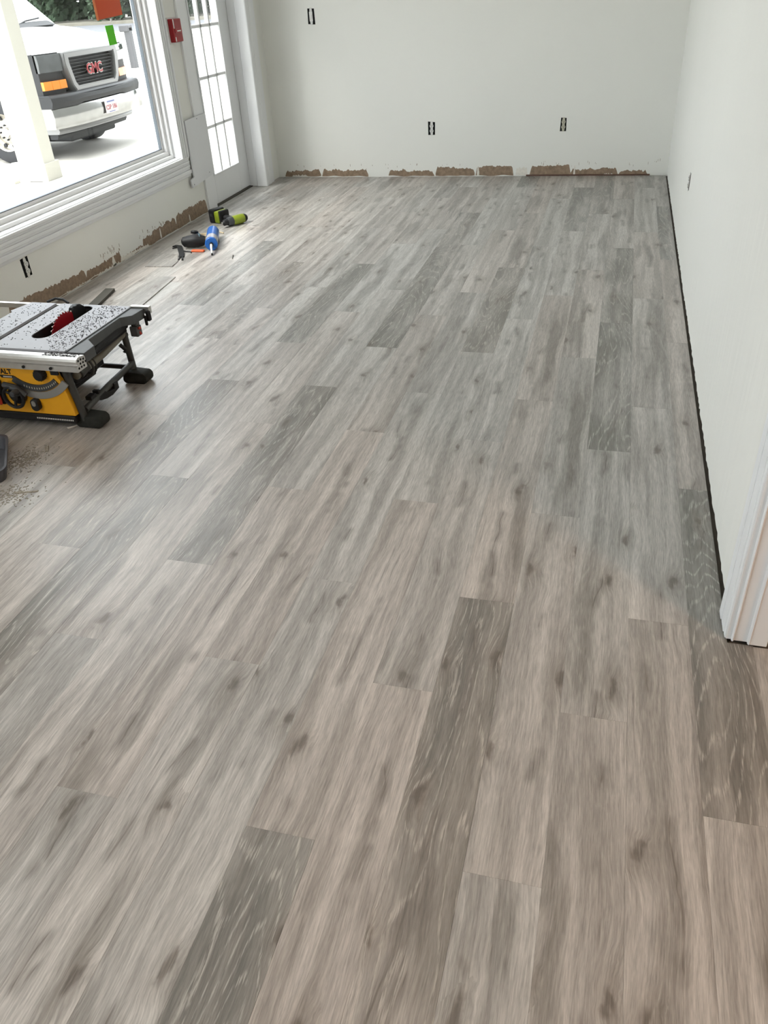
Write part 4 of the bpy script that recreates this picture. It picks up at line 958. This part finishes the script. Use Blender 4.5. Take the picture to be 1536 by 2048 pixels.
for k in range(26000):
    x_ = r.uniform(-90, 0); z_ = -0.1 + 9.5 * r.random() * (0.8 + 0.2 * math.sin(x_ * 0.7)); v = Vector((x_, 66.8 + r.uniform(0, 1.6) + 0.5 * math.sin(x_ * 1.3 + z_), z_))
    n_ = Vector((r.gauss(0, 1), r.gauss(0, 1) - 1.0, r.gauss(0, 1))).normalized(); u = n_.orthogonal().normalized(); w_ = n_.cross(u); s_ = r.uniform(0.25, 0.5)
    b.faces.new([b.verts.new(v + u * s_), b.verts.new(v + w_ * s_ * 0.7), b.verts.new(v - u * s_), b.verts.new(v - w_ * s_ * 0.7)])
tag(obj('thicket', b, 'leaf', loc=(-45, 72, 0.4), kind='stuff'), 'continuous dark green thicket filling the gaps behind the row of trees', 'thicket')

# ------------------------------------------------------------------ the van
VY, VX = 10.60, -6.80
van = thing('van', 'white van with chrome grille parked nose-in outside the window', 'van', (-9.6, VY, GZ))
def fx(y, add=0.0):     # plan curve of the nose
    t_ = min(1.0, abs(y - VY) / 1.02); return VX - 0.11 * t_ ** 3.2 + add
def front_strip(name, ya, yb_, zA, zB, out=0.0, depth=0.06, m='vblack', n=24, lean=0.0, parent=None, lab=None, smooth=False, zt=None):
    """curved band following the nose; zA,zB may be functions of y"""
    b = BM(); rows = []
    for i in range(n + 1):
        y = ya + (yb_ - ya) * i / n; z0 = zA(y) if callable(zA) else zA; z1 = zB(y) if callable(zB) else zB; x = fx(y, out)
        rows.append([b.verts.new(p) for p in ((x - lean, y, z0), (x - lean, y, z0 + (z1 - z0) * 0.12), (x, y, z0 + (z1 - z0) * 0.5), (x - lean * 0.6, y, z1 - (z1 - z0) * 0.1), (x - lean * 1.4, y, z1), (x - depth - lean, y, z1), (x - depth - lean, y, z0))])
    for a, c in zip(rows, rows[1:]):
        for k in range(7): b.faces.new((a[k], a[(k + 1) % 7], c[(k + 1) % 7], c[k]))
    b.faces.new(rows[0][::-1]); b.faces.new(rows[-1])
    return obj(name, b, m, parent or van, smooth=smooth, label=lab)
# body with wheel arches
def arch(cx, r=0.44, cz=0.08, n=12):
    return [(cx + r * math.cos(a), cz + r * math.sin(a)) for a in [PI * k / n for k in range(n + 1)]]
zb = 0.02
prof = [(-7.02, 0.30), (-7.00, 0.60), (-6.99, 0.90), (-7.00, 0.955), (-7.15, 1.045), (-7.55, 1.135), (-7.86, 1.175), (-8.62, 1.80), (-8.80, 1.85), (-12.3, 1.85), (-12.5, 1.75), (-12.6, 0.9), (-12.6, zb),
        (-11.55, zb)] + [(x, z) for x, z in arch(-11.1)][::-1] + [(-10.65, zb), (-8.15, zb)] + [(x, z) for x, z in arch(-7.68)][::-1] + [(-7.20, 0.10)]
b = BM(); prism(b, prof, VY - 0.99, VY + 0.99, 'y', 0.03); obj('body', b, 'vanw', van, smooth=True)
# hood: crowned, slopes to the nose
b = BM(); ny, nx = 16, 10; G = []
hp = [(-6.835, 0.925), (-6.845, 0.955), (-6.88, 0.99), (-6.95, 1.03), (-7.08, 1.075), (-7.25, 1.115), (-7.45, 1.145), (-7.65, 1.165), (-7.80, 1.178), (-7.92, 1.185)]
for (x, z) in hp:
    row = []
    for j in range(ny + 1):
        t_ = -1 + 2 * j / ny; y = VY + t_ * 0.985; dz = -0.075 * abs(t_) ** 3; xx = x - 0.085 * abs(t_) ** 3.2 * max(0, min(1, (x + 7.6) / 0.6))
        row.append(b.verts.new((xx, y, z + dz + 0.012)))
    G.append(row)
for a, c in zip(G, G[1:]):
    for j in range(ny): b.faces.new((a[j], a[j + 1], c[j + 1], c[j]))
low_ = [b.verts.new((v.co.x - 0.02, v.co.y, 0.86)) for v in G[0]]
for j in range(ny): b.faces.new((low_[j], low_[j + 1], G[0][j + 1], G[0][j]))
obj('hood', b, 'vanw', van, smooth=True)
# cowl, wipers, windscreen
b = BM(); prism(b, [(-7.86, 1.165), (-7.80, 1.190), (-7.90, 1.235), (-7.97, 1.245)], VY - 0.86, VY + 0.86, 'y'); obj('cowl', b, 'vblack', van)
b = BM(); prism(b, [(-7.895, 1.195), (-8.605, 1.785), (-8.63, 1.775), (-7.93, 1.19)], VY - 0.88, VY + 0.88, 'y'); obj('windscreen', b, 'vglass', van)
for ya, yb2 in ((VY - 0.80, VY - 0.05), (VY + 0.02, VY + 0.74)):
    b = BM(); tube(b, [(-7.86, ya, 1.20), (-7.93, (ya + yb2) / 2, 1.255), (-7.96, yb2, 1.275)], 0.010, 6); obj('wiper', b, 'black', van)
for s in (-1, 1):
    b = BM(); prism(b, [(-8.05, 1.16), (-8.62, 1.70), (-9.6, 1.72), (-9.6, 1.16)], VY + s * 0.985, VY + s * 1.0, 'y'); obj('side_window', b, 'vglass', van)
    if s > 0: continue
    b = BM(); box(b, -8.22, -8.08, VY + s * 1.00, VY + s * 1.24, 1.14, 1.42, 0.03, 2); obj('side_mirror', b, 'vblack', van)
# grille
gc = VY
outer = [(gc - 0.62, 0.925), (gc + 0.62, 0.925), (gc + 0.63, 0.80), (gc + 0.56, 0.56), (gc + 0.50, 0.490), (gc - 0.50, 0.490), (gc - 0.56, 0.56), (gc - 0.63, 0.80)]
inner = [(gc - 0.53, 0.865), (gc + 0.53, 0.865), (gc + 0.53, 0.80), (gc + 0.48, 0.60), (gc + 0.43, 0.545), (gc - 0.43, 0.545), (gc - 0.48, 0.60), (gc - 0.53, 0.80)]
def dens(lp_, k=3):
    out = []
    for i in range(len(lp_)):
        a, c = lp_[i], lp_[(i + 1) % len(lp_)]
        for j in range(k): out.append((a[0] + (c[0] - a[0]) * j / k, a[1] + (c[1] - a[1]) * j / k))
    return out
b = BM(); ring_prism(b, dens(outer), dens(inner), VX - 0.10, VX + 0.02, 'x')
bmesh.ops.bevel(b, geom=[e for e in b.edges if e.verts[0].co.x > VX and e.verts[1].co.x > VX and abs(e.calc_face_angle(0)) > 0.5], offset=0.012, segments=2, affect='EDGES')
gr = obj('grille_surround', b, 'satin', van, smooth=True)
b = BM(); prism(b, inner, VX - 0.10, VX - 0.055, 'x'); gb = obj('grille', b, 'grille', van)
for k in range(8):
    z = 0.572 + k * 0.037; w_ = 0.43 + min(1, (z - 0.545) / 0.2) * 0.09
    b = BM(); prism(b, [(VX - 0.055, z - 0.010), (VX - 0.012, z - 0.004), (VX - 0.012, z + 0.004), (VX - 0.055, z + 0.008)], gc - w_, gc + w_, 'y'); obj('grille_bar', b, 'vblack', gb)
mxv = lambda y, z, x: basis((x, y, z), (0, 1, 0), (0, 0, 1))
b = text_bm('GMC', 0.168, 0.010, mxv(gc, 0.700, VX + 0.004), 0.010); bd = obj('badge_rim', b, 'chrome', van)
b = text_bm('GMC', 0.168, 0.006, mxv(gc, 0.700, VX + 0.014), 0.001); obj('badge_letters', b, 'badge', bd)
# lights
for s in (-1, 1):
    a, c = sorted((gc + s * 0.635, gc + s * 1.005))
    front_strip('lamp_housing', a, c, 0.49, 0.935, -0.035, 0.12, 'vblack')
    front_strip('headlamp', a, c, lambda y: 0.735, lambda y: 0.925, 0.0, 0.05, 'lamp', lean=0.01, smooth=True)
    for k in range(3):
        d = (c - a) / 3; front_strip('turn_signal', a + d * k + 0.002, a + d * (k + 1) - 0.002, 0.545, 0.640, 0.002, 0.05, 'amber', n=6)
# bumper
front_strip('bumper_cover', VY - 1.05, VY + 1.09, lambda y: 0.345 + 0.02 * (abs(y - VY) < 0.55), lambda y: 0.455 + 0.02 * (abs(y - VY) / 1.0), 0.10, 0.30, 'vblack', lean=0.02, smooth=True)
front_strip('bumper_step', VY - 1.03, VY + 1.03, 0.44, 0.492, 0.075, 0.26, 'dgrey', lean=0.03, smooth=True)
front_strip('bumper', VY - 1.06, VY + 1.12, lambda y: 0.115 - 0.0 * y, 0.348, 0.085, 0.22, 'chrome', n=40, lean=0.015, smooth=True)
front_strip('lower_valance', VY - 0.96, VY + 0.80, 0.045, 0.115, 0.02, 0.20, 'satin', lean=0.02, smooth=True)
front_strip('air_dam', VY - 0.92, VY + 0.72, -0.02, 0.06, -0.06, 0.10, 'vblack', lean=0.02)
b = BM(); box(b, -8.6, -7.0, VY - 0.55, VY + 0.55, -0.10, 0.08, 0.02); tube(b, [(-7.68, VY - 0.85, -0.02), (-7.68, VY + 0.85, -0.02)], 0.05, 10); obj('axle', b, 'vblack', van)
# licence plate
px_ = VX + 0.098
b = BM(); box(b, px_, px_ + 0.004, VY - 0.085, VY + 0.22, 0.165, 0.318, 0.0015); pl = obj('licence_plate', b, 'plate', van)
obj('plate_number', text_bm('CSP 186', 0.078, 0.0006, mxv(VY + 0.0675, 0.232, px_ + 0.0048), 0.0008), 'platet', pl, kind='stuff')
b = BM(); box(b, px_ + 0.0042, px_ + 0.0048, VY - 0.03, VY + 0.16, 0.292, 0.308); box(b, px_ + 0.0042, px_ + 0.0048, VY - 0.01, VY + 0.14, 0.175, 0.184); obj('plate_band', b, 'plateb', pl, kind='stuff')
# wheels
for (cx, cy, s) in ((-7.68, VY - 0.99, -1), (-7.68, VY + 0.99, 1), (-11.1, VY - 0.99, -1), (-11.1, VY + 0.99, 1)):
    o_, i_ = cy, cy - s * 0.25; ln_ = 0.25
    b = BM(); lathe(b, [(0.225, 0.0), (0.30, -0.004), (0.355, 0.010), (0.370, 0.035), (0.370, 0.215), (0.350, 0.242), (0.225, 0.25)], (cx, o_, 0.08), (cx, i_, 0.08), 40, cap=False); ty = obj('tyre', b, 'tyre', van, smooth=True)
    b = BM(); lathe(b, [(0.0, 0.035), (0.055, 0.030), (0.060, 0.050), (0.12, 0.055), (0.165, 0.075), (0.195, 0.055), (0.205, 0.012), (0.222, 0.0), (0.228, 0.02), (0.228, 0.2), (0, 0.2)], (cx, o_, 0.08), (cx, i_, 0.08), 40); rm = obj('wheel', b, 'rim', van, smooth=True)
    b = BM()
    for k in range(8):
        a = 2 * PI * k / 8 + 0.3; c = (cx + 0.172 * math.cos(a), 0.08 + 0.172 * math.sin(a)); lathe(b, [(0.022, 0), (0.022, 0.02), (0, 0.02)], (c[0], o_ - s * 0.066, c[1]), (c[0], o_ + s * 1, c[1]), 12)
    for k in range(8):
        a = 2 * PI * k / 8; c = (cx + 0.085 * math.cos(a), 0.08 + 0.085 * math.sin(a)); lathe(b, [(0.011, 0), (0.011, 0.025), (0, 0.025)], (c[0], o_ - s * 0.05, c[1]), (c[0], o_ + s, c[1]), 8)
    obj('wheel_hole', b, 'tyre', rm, kind='stuff')
    if cx > -8:
        mt_ = Matrix.Translation((cx, (o_ + i_) / 2, 0.08)) @ Matrix.Rotation(math.radians(-14 if s > 0 else 0), 4, 'Z') @ Matrix.Translation((-cx, -(o_ + i_) / 2, -0.08))
        for q_ in (ty, rm, rm.children[0]):
            q_.data.transform(Matrix.Translation(-WP[van.name]) @ mt_ @ Matrix.Translation(WP[van.name]))

# ------------------------------------------------------------------ unseen lights: added fills for the room, warm lamp of the side room
def unseen_lamp(x, y, label, col, power, size=0.25, group=None):
    t = thing('unseen_light', label, 'light', (x, y, CZ), group)
    b = BM(); lathe(b, [(size, 0), (size, 0.015), (size - 0.02, 0.03), (0, 0.03)], (x, y, CZ), (x, y, CZ - 1), 24); obj('lamp_base', b, 'white', t)
    l = bpy.data.lights.new('lamp', 'AREA'); l.shape = 'DISK'; l.size = size * 1.8; l.energy = power; l.color = col
    o = bpy.data.objects.new('lamp', l); C.objects.link(o); o.parent = t; o.location = (0, 0, -0.035)
unseen_lamp(-1.4, 4.4, 'added round white fill light over the far half of the room', (1, 0.98, 0.95), 3)  # added fill to lift the room, no known fixture here
unseen_lamp(-1.2, 0.2, 'added round white fill light over the near half of the room', (1, 0.97, 0.92), 5)  # second added fill, brightens the near part of the room
unseen_lamp(1.9, 0.3, 'round warm ceiling light in the side room', (1, 0.62, 0.38), 30)
for o in SC.objects:
    if 'base' in o: del o['base']
